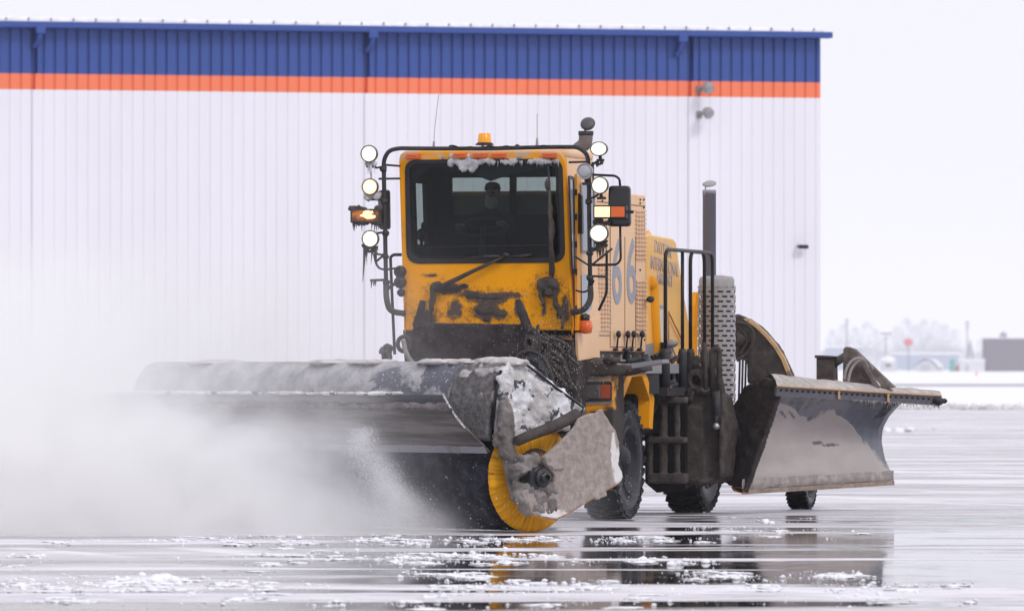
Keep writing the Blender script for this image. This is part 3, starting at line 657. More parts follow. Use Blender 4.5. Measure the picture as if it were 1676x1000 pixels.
for pts in ([(605, 266), (616, 275), (628, 273)], [(608, 320), (618, 326), (630, 330)], [(607, 405), (618, 416), (631, 418)], [(978, 264), (972, 268), (964, 274)], [(980, 318), (972, 323), (964, 326)], [(981, 399), (972, 410), (966, 412)], [(966, 405), (977, 410)]): mb.tube([tp(a, b, YP - .01) for a, b in pts], .014, 6)
mb.build('lamp_arms', M['black_dirty'], pr)
# turn signal boxes
lens_m = dirt_mat('muddy_lens', (.60, .17, .03), .3, MUD, .95, 5); _q = [q for q in lens_m.node_tree.nodes if q.type == 'BSDF_PRINCIPLED'][0]; _q.inputs['Emission Color'].default_value = (1, .35, .10, 1); _q.inputs['Emission Strength'].default_value = .07
for (x0, x1, y0, y1, lit, muddy) in ((573, 622, 342, 365, (588, 610), True), (971, 1024, 336, 358, (973, 999), False)):
    a = MB().prism([tp(a_, b_, YP - .10) for a_, b_ in ((x0, y0), (x1, y0), (x1, y1), (x0, y1))], (0, .12, 0))
    o = a.build('turn_signal', M['mud'] if muddy else M['black'], pr, bevel=.012)
    if muddy:
        MB().prism([tp(a_, b_, YP - .105) for a_, b_ in ((x0 + 3, y0 + 3), (x1 - 3, y0 + 3), (x1 - 3, y1 - 3), (x0 + 3, y1 - 3))], (0, .01, 0)).build('muddy_lens', lens_m, o)
        MB().blob(tp(602, 348, YP - .108), (.06, .012, .022), 3, .6, 5).blob(tp(605, 355, YP - .108), (.07, .012, .024), 3, .6, 5, seed=3).blob(tp(596, 353, YP - .106), (.05, .012, .016), 3, .6, 5, seed=7).build('glow_spot', M['sig'], o)
        c = MB(); random.seed(8)
        for i in range(26): c.blob(tp(random.uniform(x0, x1), random.choice((y0, y1)) + random.uniform(-2, 2), YP - .06), random.uniform(.02, .04), 1, .4, seed=i)
        for i in range(12): c.icicle(tp(random.uniform(x0 + 2, x1), y1 + 1, YP - .06), random.uniform(.03, .12), .01)
        c.build('mud_icicles', M['mud'], o)
    else:
        MB().prism([tp(a_, b_, YP - .108) for a_, b_ in ((x0 + 2, y0 + 2.5), (x0 + 27, y0 + 2.5), (x0 + 27, y1 - 2.5), (x0 + 2, y1 - 2.5))], (0, .01, 0)).build('lit_lens', M['sig'], o, bevel=.004)
        MB().prism([tp(a_, b_, YP - .108) for a_, b_ in ((x0 + 29, y0 + 2.5), (x1 - 2, y0 + 2.5), (x1 - 2, y1 - 2.5), (x0 + 29, y1 - 2.5))], (0, .01, 0)).build('amber_lens', M['amber'], o, bevel=.004)
# mirrors
a = MB().prism(rquad([(995, 304), (1030, 304), (1031, 371), (994, 371)], 7, lambda u, v: tp(u, v, YP + .02)), (0, .10, 0)).build('mirror', plain('mirror_shell', (.012, .012, .014), .28), truck, bevel=.03)
MB().tube([tp(1030, 347, YP + .05), tp(1037, 347, YP + .05)], .018, 8).build('mirror_knob', M['black'], a)
MB().tube(corner([tp(x, y, YP + .06) for x, y in ((966, 286), (1007, 288), (1014, 293), (1015, 306))], .05), .014, 8).tube(corner([tp(x, y, YP + .06) for x, y in ((1015, 370), (1016, 425), (1010, 433), (968, 434))], .06), .014, 8).build('mirror_bracket', M['black'], a)
MB().tube(corner([tp(x, y, YP + .1) for x, y in ((993, 410), (993, 480), (980, 508))], .05), .016, 8).tube([tp(968, 452, YP), tp(993, 453, YP)], .014, 6).tube(smoothpath([tp(x, y, YP + .05) for x, y in ((942, 475), (955, 478), (966, 472), (972, 458))]), .012, 6).build('side_hoop', M['black'], truck)
a = MB().prism(rquad([(617, 312), (636, 310), (637, 376), (619, 376)], 6, lambda u, v: tp(u, v, YP + .03)), (0, .09, 0)).build('mirror', M['mud_light'], truck, bevel=.025)
MB().prism(rquad([(632, 312), (637, 312), (637, 374), (633, 374)], 2, lambda u, v: tp(u, v, YP + .0)), (0, .03, 0)).build('mirror_edge', M['black'], a)
pe = MB().prism(rquad([(945, 315), (952, 320), (953, 383), (946, 383)], 3, lambda u, v: tp(u, v, YP + .25)), (0, .07, 0)).build('door_mirror', M['black'], truck, bevel=.02)
# icicles and frozen slush hanging from the lamps
random.seed(12)
def ice_cluster(px0, px1, py, n, lmin, lmax, mat, par, name='icicles', blobs=8, br=.03):
    c = MB()
    for i in range(n): c.icicle(tp(random.uniform(px0, px1), py + random.uniform(-2, 2), YP - .04), random.uniform(lmin, lmax), random.uniform(.008, .014))
    for i in range(blobs): c.blob(tp(random.uniform(px0, px1), py + random.uniform(-5, 3), YP - .03), random.uniform(.6, 1.2) * br, 1, .4, seed=i)
    c.build(name, mat, par)
ice_cluster(597, 614, 266, 7, .04, .16, M['ice_clear'], L1, blobs=6)
MB().icicle(tp(607, 268, YP - .04), .24, .022).build('long_icicle', M['ice_clear'], L1)
ice_cluster(600, 618, 322, 3, .02, .08, M['ice_clear'], L2, blobs=10, br=.045)
ice_cluster(594, 618, 404, 11, .05, .22, M['mud'], L3, blobs=12)
c = MB().icicle(tp(597, 402, YP - .04), .42, .022).icicle(tp(615, 404, YP - .04), .2, .015); c.build('long_icicle', M['mud'], L3)
ice_cluster(974, 995, 400, 12, .05, .2, M['mud'], pr, blobs=10, br=.028)
ice_cluster(972, 996, 364, 5, .01, .05, M['mud'], pr, 'mud_lumps', blobs=14, br=.03)
ice_cluster(606, 622, 461, 6, .02, .08, M['mud'], pr, blobs=0)
ice_cluster(975, 985, 268, 5, .02, .05, M['black_dirty'], pr, 'wiring_lumps', blobs=4, br=.02)
# antennas, cables along the rail
for pts in ([(710, 243), (711, 215), (718, 155)], [(879, 238), (879, 186)]):
    MB().lathe([(.018, 0), (.012, .08), (0, .08)], tp(*pts[0], YF + .3), (0, 0, 1), 8).tube([tp(*p, YF + .3) for p in pts], .0042, 5).build('antenna', M['grey'], truck)
MB().tube([tp(x, 241.5 + 1.8 * math.sin(x * .21) + 1.2 * math.sin(x * .083), YP - .02) for x in range(735, 935, 4)], .009, 5).build('rail_cable', M['black'], pr)
# air intake behind the cab
q = [tp(x, y, -.1) for x, y in ((930, 262), (945, 246), (957, 235), (959, 218))]
ik = MB().tube(smoothpath(q), .082, 16).build('air_intake', plain('intake_pipe', (.16, .13, .125), .6), truck)
MB().lathe([(.084, 0), (.09, .005), (.09, .05), (.075, .05)], tp(959, 222, -.1), (.0, 0, 1), 16).build('clamp', M['black_dirty'], ik)
MB().lathe([(0, -.012), (.085, -.008), (.088, .0), (.05, .02), (0, .024)], tp(962, 203, -.1), (.1, -.9, .45), 20).tube([tp(957, 218, -.12), tp(959, 208, -.12)], .012, 6).build('rain_flap', plain('flap', (.07, .07, .075), .45), ik)

# ---- engine housing with the numerals
XB = 1.0
def bxp(px, py): return tx(px, py, XB)
y0, y1 = YB + .03, bxp(1057, 450).y; zt2, zb2 = bxp(1030, 317).z, bxp(1030, 576).z
hs = MB().box((0, (y0 + y1) / 2, (zt2 + zb2) / 2), (2 * XB, y1 - y0, zt2 - zb2)).build('engine_housing', M['peach'], truck, bevel=.02)
MB().box((0, y0 - .012, (zt2 + zb2) / 2), (1.9, .02, zt2 - zb2 - .1)).build('front_shade_sheet', plain('painted_shade_grey', (.24, .22, .19), .8), hs)  # grey sheet over the housing front: the shade behind the cab, painted in
lv = plain('louvre', (.62, .40, .25), .5)
for x0, x1, r0, r1 in ((1041.5, 1054.5, 345, 428), (1042.5, 1055.5, 460, 545), (980, 994.5, 432, 455), (980, 994.5, 462, 545), (979, 990, 338, 400)):
    c = MB(); py = r0
    while py < r1:
        for k in range(4):
            q = bxp(x0 + (x1 - x0) * k / 3, py); c.add([q + Vector((0, -.055, 0)), q + Vector((0, .055, 0)), q + Vector((.03, .04, -.012)), q + Vector((.03, -.04, -.012)), q + Vector((0, 0, .03))], [(0, 1, 2, 3), (0, 3, 4), (3, 2, 4), (2, 1, 4)])
        py += 7.0
    c.build('louvre_panel', lv, hs)
seam = plain('seam', (.22, .13, .08), .8)
c = MB()
for px in (998.5, 1022.5, 1040):
    q0, q1 = bxp(px, 388 if px > 1000 else 325), bxp(px, 566); c.box(((q0 + q1) / 2) + Vector((.001, 0, 0)), (.006, .02 if px > 1000 else .03, q0.z - q1.z))
for py, a_, b_ in ((568, 998, 1040), (334, 976, 1056), (549, 976, 998), (550, 1040, 1057)):
    q0, q1 = bxp(a_, py), bxp(b_, py); c.box(((q0 + q1) / 2) + Vector((.001, 0, 0)), (.006, q1.y - q0.y, .012))
c.build('door_seams', seam, hs)
c = MB()
for px, py in ((1047, 327), (1053, 327), (1047, 333), (1053, 340), (985, 329), (1047, 442), (1054, 556), (1030, 329), (1012, 329)): c.blob(bxp(px, py) + Vector((.006, 0, 0)), .014, 1, 0)
c.build('bolts', M['black'], hs)
for px in (1005, 1020.5, 1030, 1044):
    a = MB().tube([bxp(px, 570) + Vector((.035, 0, 0)), bxp(px + .5, 545) + Vector((.05, 0, 0))], .011, 6).blob(bxp(px + .6, 547) + Vector((.05, 0, 0)), (.03, .06, .045), 2, .1).blob(bxp(px - 1, 572) + Vector((.03, 0, 0)), (.03, .07, .022), 2, .1).build('door_latch', M['black'], hs)
def text(s_, px0, px1, py0, py1, x, mat, par, bold=.0, name='lettering', tilt=0):
    cu = bpy.data.curves.new(name, 'FONT'); cu.body = s_; cu.size = 1; cu.extrude = .004; cu.offset = bold; cu.align_x = 'LEFT'
    o = bpy.data.objects.new(name, cu); COL.objects.link(o); cu.materials.append(mat); bpy.context.view_layer.update()
    w_, h_ = o.dimensions.x, o.dimensions.y; bb = o.bound_box; bx0 = min(v[0] for v in bb); by0 = min(v[1] for v in bb)
    q0, q1 = tx(px0, py1, x), tx(px1, py0, x); sx, sy = (q1.y - q0.y) / w_, (q1.z - q0.z) / h_
    me = bpy.data.meshes.new_from_object(o.evaluated_get(bpy.context.evaluated_depsgraph_get())); bpy.data.objects.remove(o)
    for v in me.vertices:
        u, t, z = v.co; v.co = (x + .003 + z * .9, q0.y + (u - bx0) * sx, q0.z + (t - by0) * sy + tilt * (u - bx0) * sx)
    o = bpy.data.objects.new(name, me); COL.objects.link(o); o.parent = par; return o
text('6', 1025.5, 1040.5, 390, 497, XB, M['numeral'], hs, .012, 'numeral')
text('6', 1002, 1017, 391, 498, XB, M['numeral'], hs, .012, 'numeral')
plate_x([(960, 572), (974, 566), (975, 588), (961, 590)], XB - .01, .02, 'sticker', M['paper'], hs)
MB().box((.45, (y0 + y1) / 2, zb2 - .06), (1.04, y1 - y0 - .1, .10)).build('housing_base', M['black'], hs)
c = MB()
for k in range(5): c.box((XB - .02, y0 + .3 + k * .42, zb2 - .07), (.02, .06, .07))
c.box((XB - .01, (y0 + y1) / 2, zb2 - .10), (.03, y1 - y0 - .2, .02)).build('base_rail', M['grey'], hs)
MB().prism([tx(a, b, XB - .03) for a, b in ((1052, 565), (1072, 560), (1072, 590), (1053, 592))], (.02, 0, 0)).build('grey_side_plate', M['grey'], hs)

# ---- rear hood with the airport name
XH = .98
rh = MB().prism([tx(a, b, XH) for a, b in ((1059, 385), (1062, 383), (1103, 391), (1107, 396), (1118, 470), (1140, 600), (1060, 600))], (-1.96, 0, 0)).build('rear_hood', M['rear'], truck, bevel=.03)
text('DAYTON', 1071.5, 1098, 394, 412, XH, M['lettering2'], rh, -.006, tilt=-.09)
text('INTERNATIONAL', 1064.5, 1110, 421, 440, XH, M['lettering2'], rh, -.006, tilt=-.06)
text('AIRPORT', 1074, 1100.5, 446, 464, XH, M['lettering2'], rh, -.006, tilt=-.05)
MB().tube(smoothpath([tx(a, b, XH - .0) for a, b in ((1064, 462), (1067, 470), (1069, 520), (1073, 590))]), [.03] + [.085] * 18, 12).build('corner_post', M['yellow'], rh)
plate_x([(1073, 505), (1085, 506), (1088, 562), (1076, 562)], XH + .004, .004, 'notice_plate', plain('notice', (.62, .60, .50), .5), rh)
plate_x([(1072, 498), (1085, 500), (1085, 505), (1073, 504)], XH + .004, .005, 'notice_band', M['numeral'], rh)
MB().tube([tx(1094, 560, XH + .04), tx(1094, 510, XH + .03), tx(1118, 560, XH + .03)], .01, 5).build('strap', M['rust'], rh)
MB().prism([tx(a, b, XH - .1) for a, b in ((1060, 378), (1062, 376), (1068, 386), (1060, 386))], (-.1, 0, 0)).build('hood_bracket', M['peach'], rh)
MB().prism([tx(a, b, XH + .06) for a, b in ((1098, 595), (1141, 595), (1143, 480), (1140, 478), (1138, 500), (1136, 590))], (-.05, 0, 0)).build('yellow_side_panel', M['yellow'], rh)
MB().blob(tx(1064, 483 + 7, XH + .1), (.05, .07, .04), 2).build('hood_hinge', M['black_dirty'], rh)

# ---- exhaust with slotted heat shield
EX = tp(1173, 560, 4.3); ex = Vector((EX.x, 4.3, 0)); zc = lambda py: tp(1173, py, 4.3).z
rS = 31.5 / 134.0
sh = MB(); n = 28; rows_ = 24; zt3, zb3 = zc(468), zc(660); dz = (zt3 - zb3) / rows_
# shield as a lattice of bars leaving oblong slots
def shell(r_, zlo, zhi, a0, a1, th=.008):
    vs = []
    for r2 in (r_, r_ - th):
        for z in (zlo, zhi):
            for a in (a0, a1): vs.append(ex + Vector((math.cos(a) * r2, math.sin(a) * r2, z)))
    sh.add(vs, [(0, 1, 3, 2), (4, 6, 7, 5), (0, 4, 5, 1), (2, 3, 7, 6), (0, 2, 6, 4), (1, 5, 7, 3)])
ns = 13
for i in range(rows_):
    for k in range(ns):
        da = 2 * math.pi / ns; a = (k + (i % 2) * .5) * da
        shell(rS, zb3 + i * dz, zb3 + i * dz + dz * .60, a, a + da)
        shell(rS, zb3 + i * dz + dz * .60, zb3 + (i + 1) * dz, a, a + da * .34)
sho = sh.build('heat_shield', M['shield'], truck)
MB().lathe([(0, 0), (rS * .80, 0), (rS * .80, zc(468) - zc(660))], ex + Vector((0, 0, zb3)), (0, 0, 1), 24).build('silencer', plain('silencer_body', (.16, .15, .15), .7), sho)
MB().lathe([(rS * .93, -.02), (rS * .93, .07), (rS * .86, .11), (rS * .3, .13), (0, .13)], ex + Vector((0, 0, zc(468))), (0, 0, 1), 28).build('shield_cap', M['shield'], sho)
pip = Vector((tp(1161, 400, 4.3).x, 4.3, 0))
ep = MB().lathe([(0, 0), (.083, 0), (.083, zc(318) - zc(462)), (.085, zc(318) - zc(462)), (.085, zc(311) - zc(462)), (.07, zc(311) - zc(462)), (.07, zc(330) - zc(462)), (0, zc(330) - zc(462))], pip + Vector((0, 0, zc(462))), (0, 0, 1), 24).build('exhaust_pipe', M['pipe'], truck)
MB().lathe([(0, -.01), (.085, -.008), (.088, .004), (.06, .02), (0, .022)], pip + Vector((0, 0, zc(301))), (.0, -.45, 1), 20).tube([pip + Vector((-.04, -.085, zc(320))), pip + Vector((-.03, -.05, zc(304)))], .01, 6).build('rain_cap', M['shield'], ep)

# ---- platform, handrails
def hx(px, py, x=1.36): return tx(px, py, x)
MB().box((.62, 1.3, tp(1040, 595, .5).z - .06), (1.42, 4.2, .12)).build('side_deck', M['grey'], truck, bevel=.01)
zs = hx(1100, 605).z; zh = hx(1100, 409).z
ya, yb, yc, yd = [hx(p, 450).y for p in (1089, 1117, 1130, 1153)]; ye = hx(1166, 450).y
def hoop(path): return MB().tube(corner(path, .16), .023, 10)
hr = hoop([(1.36, ya, zs), (1.36, ya, zh), (1.36, yd, zh), (1.36, yd, zs)]).build('handrail', M['black'], truck)
hoop([(1.36, yc, zs), (1.36, yc, zh - .005), (1.36, ye, zh - .005), (1.36, ye, zs)]).build('handrail', M['black'], truck)
MB().tube([(1.36, yb, zs), (1.36, yb, zh - .01)], .022, 8).build('handrail_upright', M['black'], hr)
c = MB()
for yy in (ya, yb, yc, yd, ye): c.lathe([(0, .30), (.04, .30), (.055, .25), (.06, -.2), (0, -.2)], (1.36, yy, zs - .05), (0, 0, 1), 12)
c.box((1.36, (ya + ye) / 2, zs - .26), (.1, ye - ya + .2, .1)).build('rail_sockets', M['black_dirty'], hr)

# ---- chassis
MB().box((-.05, 2.0, 1.15), (1.2, 7.0, .55)).box((0, -1.1, 1.5), (1.7, 1.1, .9)).box((.3, 1.9, 1.35), (1.7, 2.4, .75)).box((0, 4.3, 1.6), (1.8, 1.6, .6)).build('chassis', M['under'], truck, bevel=.03)
for yy in (0, 3.75): MB().tube([(-1.1, yy, .68), (1.1, yy, .68)], .12, 10).build('axle', M['under'], truck)
random.seed(21); c = MB()
for i in range(60):
    a = Vector((random.uniform(.9, 1.3), random.uniform(.9, 2.2), random.uniform(1.45, 1.9))); b = a + Vector((random.uniform(-.2, .2), random.uniform(-.5, .5), random.uniform(-.35, .2)))
    c.tube(smoothpath([a, (a + b) / 2 + Vector((random.uniform(-.1, .1),) * 3), b], 4), random.uniform(.012, .035), 6)
for i in range(16): c.box((random.uniform(.95, 1.3), random.uniform(.8, 2.2), random.uniform(1.4, 1.75)), (random.uniform(.08, .25),) * 3, Matrix.Rotation(random.random(), 4, 'Z'))
c.build('hydraulic_hoses', M['black_dirty'], truck)
plate_x([(1082, 628), (1112, 640), (1112, 650), (1088, 643)], 1.3, .04, 'yellow_cover', M['yellow'], truck, .01)
# ladder frame between the wheels
fy2 = 1.6
c = MB()
for pts, w_ in ((((1064, 655), (1064, 790)), .035), (((1086, 655), (1086, 790)), .05), (((1108, 655), (1108, 790)), .04)):
    c.tube([tp(*pts[0], fy2), tp(*pts[1], fy2)], w_, 8)
for py, h_ in ((655, 10), (720, 9), (783, 16)): c.prism([tp(a, b, fy2 - .08) for a, b in ((1060, py - h_ / 2), (1120, py - h_ / 2), (1120, py + h_ / 2), (1060, py + h_ / 2))], (0, .2, 0))
c.build('side_frame', M['mud'], truck, crust=(.014, .010, .10))
MB().prism([tp(a, b, fy2 + .35) for a, b in ((1055, 640), (1122, 640), (1122, 800), (1075, 806), (1056, 790))], (0, .1, 0)).build('inner_panel', M['under'], truck)
# ---- front fender with headlamp
FY = -1.15
c = MB().prism([tp(a, b, FY) for a, b in ((938, 612), (1003, 609), (1004, 690), (1000, 740), (985, 740), (975, 690), (940, 684))], (0, .5, 0))
fd = c.build('front_fender', M['yellow_dirty'], truck, bevel=.02)
MB().prism([tp(a, b, FY - .012) for a, b in ((942, 616), (1000, 614), (1001, 661), (950, 663))], (0, .02, 0)).build('lamp_panel', dirt_mat('lamp_panel', (.40, .25, .12), .6, (.22, .19, .18), .8, 3), fd)
MB().ring(rquad([(946, 625), (1001, 624), (1001, 656), (949, 657)], 4, lambda a, b: tp(a, b, FY - .02)), rquad([(951, 630), (999, 629), (999, 652), (953, 652)], 3, lambda a, b: tp(a, b, FY - .02)), (0, .04, 0)).build('headlamp_bezel', M['black_dirty'], fd)
MB().prism([tp(a, b, FY - .022) for a, b in ((951, 630), (981, 629), (981, 652), (953, 652))], (0, .02, 0)).build('headlight', M['dark_lens'], fd, bevel=.01)
MB().prism([tp(a, b, FY - .022) for a, b in ((983, 629), (999, 629), (999, 652), (983, 652))], (0, .02, 0)).build('indicator', plain('dull_amber', (.36, .07, .03), .35), fd, bevel=.006)
MB().prism([tx(a, b, 1.27) for a, b in ((1003, 612), (1028, 604), (1014, 655), (1010, 712), (1003, 700))], (-.06, 0, 0)).build('fender_side', dirt_mat('fender_side', PEACH, .5, (.33, .28, .26), .8, 2.5), fd)
o_ = [(1010, 714), (1009, 662), (1029, 606), (1055, 604), (1071, 652), (1068, 702)]; i_ = [(1015, 713), (1016, 665), (1034, 617), (1051, 615), (1064, 655), (1062, 700)]
c = MB(); m_ = M['yellow']
for k in range(5): c.prism([tx(*o_[k], 1.29), tx(*o_[k + 1], 1.29), tx(*i_[k + 1], 1.29), tx(*i_[k], 1.29)], (-.5, 0, 0))
c.build('wheel_arch', m_, fd)
o_ = [(1150, 640), (1158, 638), (1196, 655), (1196, 720)]; c = MB()
for k in range(3): c.prism([tx(*o_[k], 1.29), tx(*o_[k + 1], 1.29), tx(o_[k + 1][0] - 8, o_[k + 1][1] + 12, 1.29), tx(o_[k][0] - 2, o_[k][1] + 12, 1.29)], (-.4, 0, 0))
c.build('rear_wheel_arch', m_, truck)
# muddy deck over the fender
c = MB().prism([tp(a, b, FY - .05) for a, b in ((906, 592), (940, 588), (1000, 600), (1034, 596), (1036, 606), (1004, 614), (938, 616), (908, 640))], (0, .9, 0))
random.seed(31)
for i in range(40): c.blob(tp(random.uniform(905, 1000), random.uniform(588, 598), FY + random.uniform(-.05, .5)), (random.uniform(.05, .12), .08, random.uniform(.02, .05)), 2, .4, seed=i)
c.build('muddy_deck', M['mud'], truck, crust=(.022, .025, .18))
MB().prism([tp(a, b, FY - .04) for a, b in ((1000, 600), (1038, 594), (1084, 588), (1084, 594), (1040, 602), (1002, 609))], (0, .3, 0)).build('deck_edge', M['grey'], truck)
# mud-stuffed gap beneath the cab
c = MB().prism([tp(a, b, -1.62) for a, b in ((662, 544), (936, 546), (944, 600), (938, 700), (660, 700))], (0, .5, 0)); c.build('front_bulk', M['mud_spatter'], truck, crust=(.03, .03, .2))
c = MB(); c.prism([tp(a, b, -1.8) for a, b in ((878, 598), (944, 592), (946, 690), (920, 720), (880, 660))], (0, .3, 0))
for i in range(24): c.blob(tp(random.gauss(893, 10), random.gauss(574, 9), -1.85), random.uniform(.04, .09), 2, .5, seed=i)
c.build('underslung_mass', M['mud_spatter'], truck, crust=(.02, .03, .12))
MB().prism([tp(a, b, -1.78) for a, b in ((884, 548), (934, 549), (934, 556), (884, 555))], (0, .05, 0)).build('yellow_cross_member', M['yellow_dirty'], truck)

# ---- wheels
def wheel(r_, w_, name='wheel'):
    tr = MB(); h = w_ / 2
    prof = [(r_ * .56, -h * .8), (r_ * .60, -h * .92), (r_ * .78, -h), (r_ * .93, -h * .9), (r_ * .965, -h * .72), (r_ * .97, 0), (r_ * .965, h * .72), (r_ * .93, h * .9), (r_ * .78, h), (r_ * .60, h * .92), (r_ * .56, h * .8)]
    tr.lathe(prof, (0, 0, 0), (1, 0, 0), 56)
    nl = 30
    for k in range(nl):
        for s_ in (-1, 1):
            a = 2 * math.pi * (k + (.5 if s_ > 0 else 0)) / nl; Mx = Matrix.Rotation(-a, 4, 'X') @ Matrix.Rotation(.35 * s_, 4, 'Z')
            for (cx, cr, dx, dy, dzz) in ((s_ * h * .50, r_ * .975, h * .86, r_ * .085, r_ * .055), (s_ * h * .93, r_ * .905, h * .16, r_ * .085, r_ * .11)):
                c0 = Matrix.Rotation(-a, 4, 'X') @ Vector((cx, 0, cr)); tr.box(c0, (dx, dy, dzz), Mx)
    return tr
def rimmesh(r_, w_):
    h = w_ / 2; mb = MB().lathe([(r_ * .58, h * .8), (r_ * .57, h * .95), (r_ * .52, h * .92), (r_ * .47, h * .6), (r_ * .30, h * .45), (r_ * .26, h * .62), (r_ * .14, h * .95), (0, h * .98)], (0, 0, 0), (1, 0, 0), 40)
    mb.lathe([(r_ * .58, -h * .8), (r_ * .5, -h * .9), (r_ * .2, -h * .5), (0, -h * .5)], (0, 0, 0), (1, 0, 0), 32)
    for k in range(10):
        a = k * math.pi / 5; mb.tube([Vector((h * .45, math.cos(a) * r_ * .36, math.sin(a) * r_ * .36)), Vector((h * .62, math.cos(a) * r_ * .36, math.sin(a) * r_ * .36))], .022, 6)
    return mb
WR = .69
w0 = wheel(WR, .46).build('wheel', M['rubber'], truck, M=Matrix.Translation((1.04, 0, WR))); r0 = rimmesh(WR, .46).build('rim', M['rim'], w0)
for x, y in ((1.04, 3.75), (-1.04, 0), (-1.04, 3.75)):
    a = w0.copy(); COL.objects.link(a); a.parent = truck; a.matrix_local = Matrix.Translation((x, y, WR)) @ (Matrix.Rotation(math.pi, 4, 'Z') if x < 0 else Matrix.Identity(4))
    b = r0.copy(); COL.objects.link(b); b.parent = a
# caster wheel trailing behind the plough
cw = T.I @ (CAM + ray(1311, 700) * (79.8 / ray(1311, 700).y)); cw = Vector((cw.x, cw.y, .34))
a = wheel(.34, .27).build('caster_wheel', M['rubber'], truck, M=Matrix.Translation(cw)); rimmesh(.34, .27).build('rim', M['rim'], a)
MB().box((0, 0, .38), (.34, .14, .06)).box((-.17, 0, .2), (.03, .12, .4)).box((.17, 0, .2), (.03, .12, .4)).tube([(0, 0, .4), (0, 0, 1.1)], .05, 8).build('fork', M['mud'], a)
MB().tube([cw + Vector((0, 0, .8)), cw + Vector((-1.0, -.3, .9)), Vector((.9, cw.y - .6, 1.2))], .08, 8).build('caster_arm', M['mud'], truck)

# ---- curved blower duct behind
dy = 6.3
outer = [(1206, 515), (1222, 520), (1240, 532), (1257, 548), (1272, 566), (1284, 586), (1291, 604), (1297, 618), (1297, 626)]
pts = [tp(a, b, dy) for a, b in outer] + [tp(1222, 628, dy), tp(1222, 590, dy), tp(1190, 586, dy), tp(1190, 520, dy)]
bd = MB().prism(pts, (0, .16, 0)).build('blower_duct', M['mud'], truck, crust=(.028, .018, .2))
band = [tp(a, b, dy - .02) for a, b in outer]; inn = [tp(a - 5.5, b + 2.5, dy - .02) for a, b in outer]
c = MB()
for k in range(1, len(band) - 1): c.prism([band[k], band[k + 1], inn[k + 1], inn[k]], (0, .06, 0))
c.build('duct_edge_band', dirt_mat('duct_edge', (.62, .40, .20), .5, (.20, .16, .14), .5, 3), bd)
MB().tube(smoothpath([tp(a, b, dy - .1) for a, b in ((1205, 528), (1225, 533), (1233, 550), (1226, 575), (1206, 590))]), .022, 8).tube(smoothpath([tp(a, b, dy - .06) for a, b in ((1206, 534), (1218, 545), (1222, 560), (1212, 580))]), .02, 8).blob(tp(1214, 556, dy - .03), (.07, .06, .1), 2).tube([tp(1206, 545, dy - .04), tp(1226, 562, dy - .04)], .03, 6).build('duct_hoses', M['mud'], bd)
c = MB()
for px in (1211, 1216, 1221): c.tube([tp(px, 585, dy - .15), tp(px - 2, 660, dy - .15)], .014, 6)
c.build('duct_cables', M['black'], bd)

# ---- mast that carries the side plough
MY = 2.35
ms = MB().prism([tp(a, b, MY) for a, b in ((1118, 640), (1130, 628), (1160, 634), (1182, 650), (1192, 700), (1184, 780), (1168, 792), (1124, 790), (1119, 720))], (0, .5, 0))
ms.prism([tp(a, b, MY - .06) for a, b in ((1122, 664), (1150, 668), (1151, 784), (1123, 786))], (0, .2, 0)).prism([tp(a, b, MY - .10) for a, b in ((1176, 676), (1184, 690), (1183, 776), (1176, 782))], (0, .2, 0))
for x, y, rx, ry in ((1128, 648, 9, 10), (1150, 640, 14, 8), (1146, 786, 22, 7), (1126, 780, 8, 9)): ms.blob(tp(x, y, MY), (rx / 137, .09, ry / 137), 3, .5, seed=x)
random.seed(43)
for i in range(16): ms.icicle(tp(random.uniform(1122, 1168), 790, MY + .1), random.uniform(.04, .10), .018)
mo = ms.build('plough_mast', M['mud'], truck, crust=(.017, .014, .12))
c = MB().prism([tp(a, b, MY + .1) for a, b in ((1128, 612), (1134, 604), (1150, 600), (1160, 603), (1172, 612), (1180, 650), (1140, 655), (1122, 640), (1120, 626))], (0, .3, 0))
c.ring([tp(1138 + 15 * math.cos(k * math.pi / 8), 622 + 17 * math.sin(k * math.pi / 8), MY - .04) for k in range(16)], [tp(1138 + 8 * math.cos(k * math.pi / 8), 624 + 10 * math.sin(k * math.pi / 8), MY - .04) for k in range(16)], (0, .15, 0))
for x, y, r_ in ((1137, 597, .06), (1131, 590, .045), (1141, 588, .04), (1157, 606, .06)): c.blob(tp(x, y, MY + .1), r_, 2, .4, seed=x)
c.build('mast_head', M['mud'], mo, crust=(.016, .02, .10))
MB().tube(corner([tp(a, b, MY) for a, b in ((1167, 650), (1165, 574), (1174, 570), (1177, 575), (1178, 680))], .05), .035, 8).tube(corner([tp(a, b, MY - .05) for a, b in ((1155, 640), (1153, 560))], .05), .03, 8).build('lift_links', M['mud'], mo)
MB().tube([tp(1171, 640, MY - .1), tp(1175, 690, MY - .1)], .05, 10).tube([tp(1174, 680, MY - .12), tp(1172, 700, MY - .12)], .032, 10).build('lift_cylinder', M['black_dirty'], mo)
a = tp(1172, 698, MY - .14); MB().lathe([(.03, 0), (.045, .02), (.03, .05), (0, .05)], a, (.3, -1, .2), 12).build('shiny_pin', M['chrome'], mo)
MB().tube(smoothpath([tp(x, y, MY - .3) for x, y in ((1096, 560), (1100, 590), (1104, 625), (1110, 650))]), .022, 8).tube(smoothpath([tp(x, y, MY - .3) for x, y in ((1098, 562), (1112, 600), (1120, 625))]), .012, 6).blob(tp(1098, 562, MY - .3), (.09, .07, .05), 2).tube([tp(1096, 565, MY - .3), tp(1090, 600, MY - .3)], .014, 6).build('hose_loops', M['grey'], mo)
MB().tube(smoothpath([tp(x, y, MY - .2) for x, y in ((1085, 560), (1088, 600), (1098, 640), (1110, 660))]), .03, 8).tube([tp(1106, 600, MY), tp(1098, 650, MY)], .045, 8).build('thick_hose', M['black'], mo)

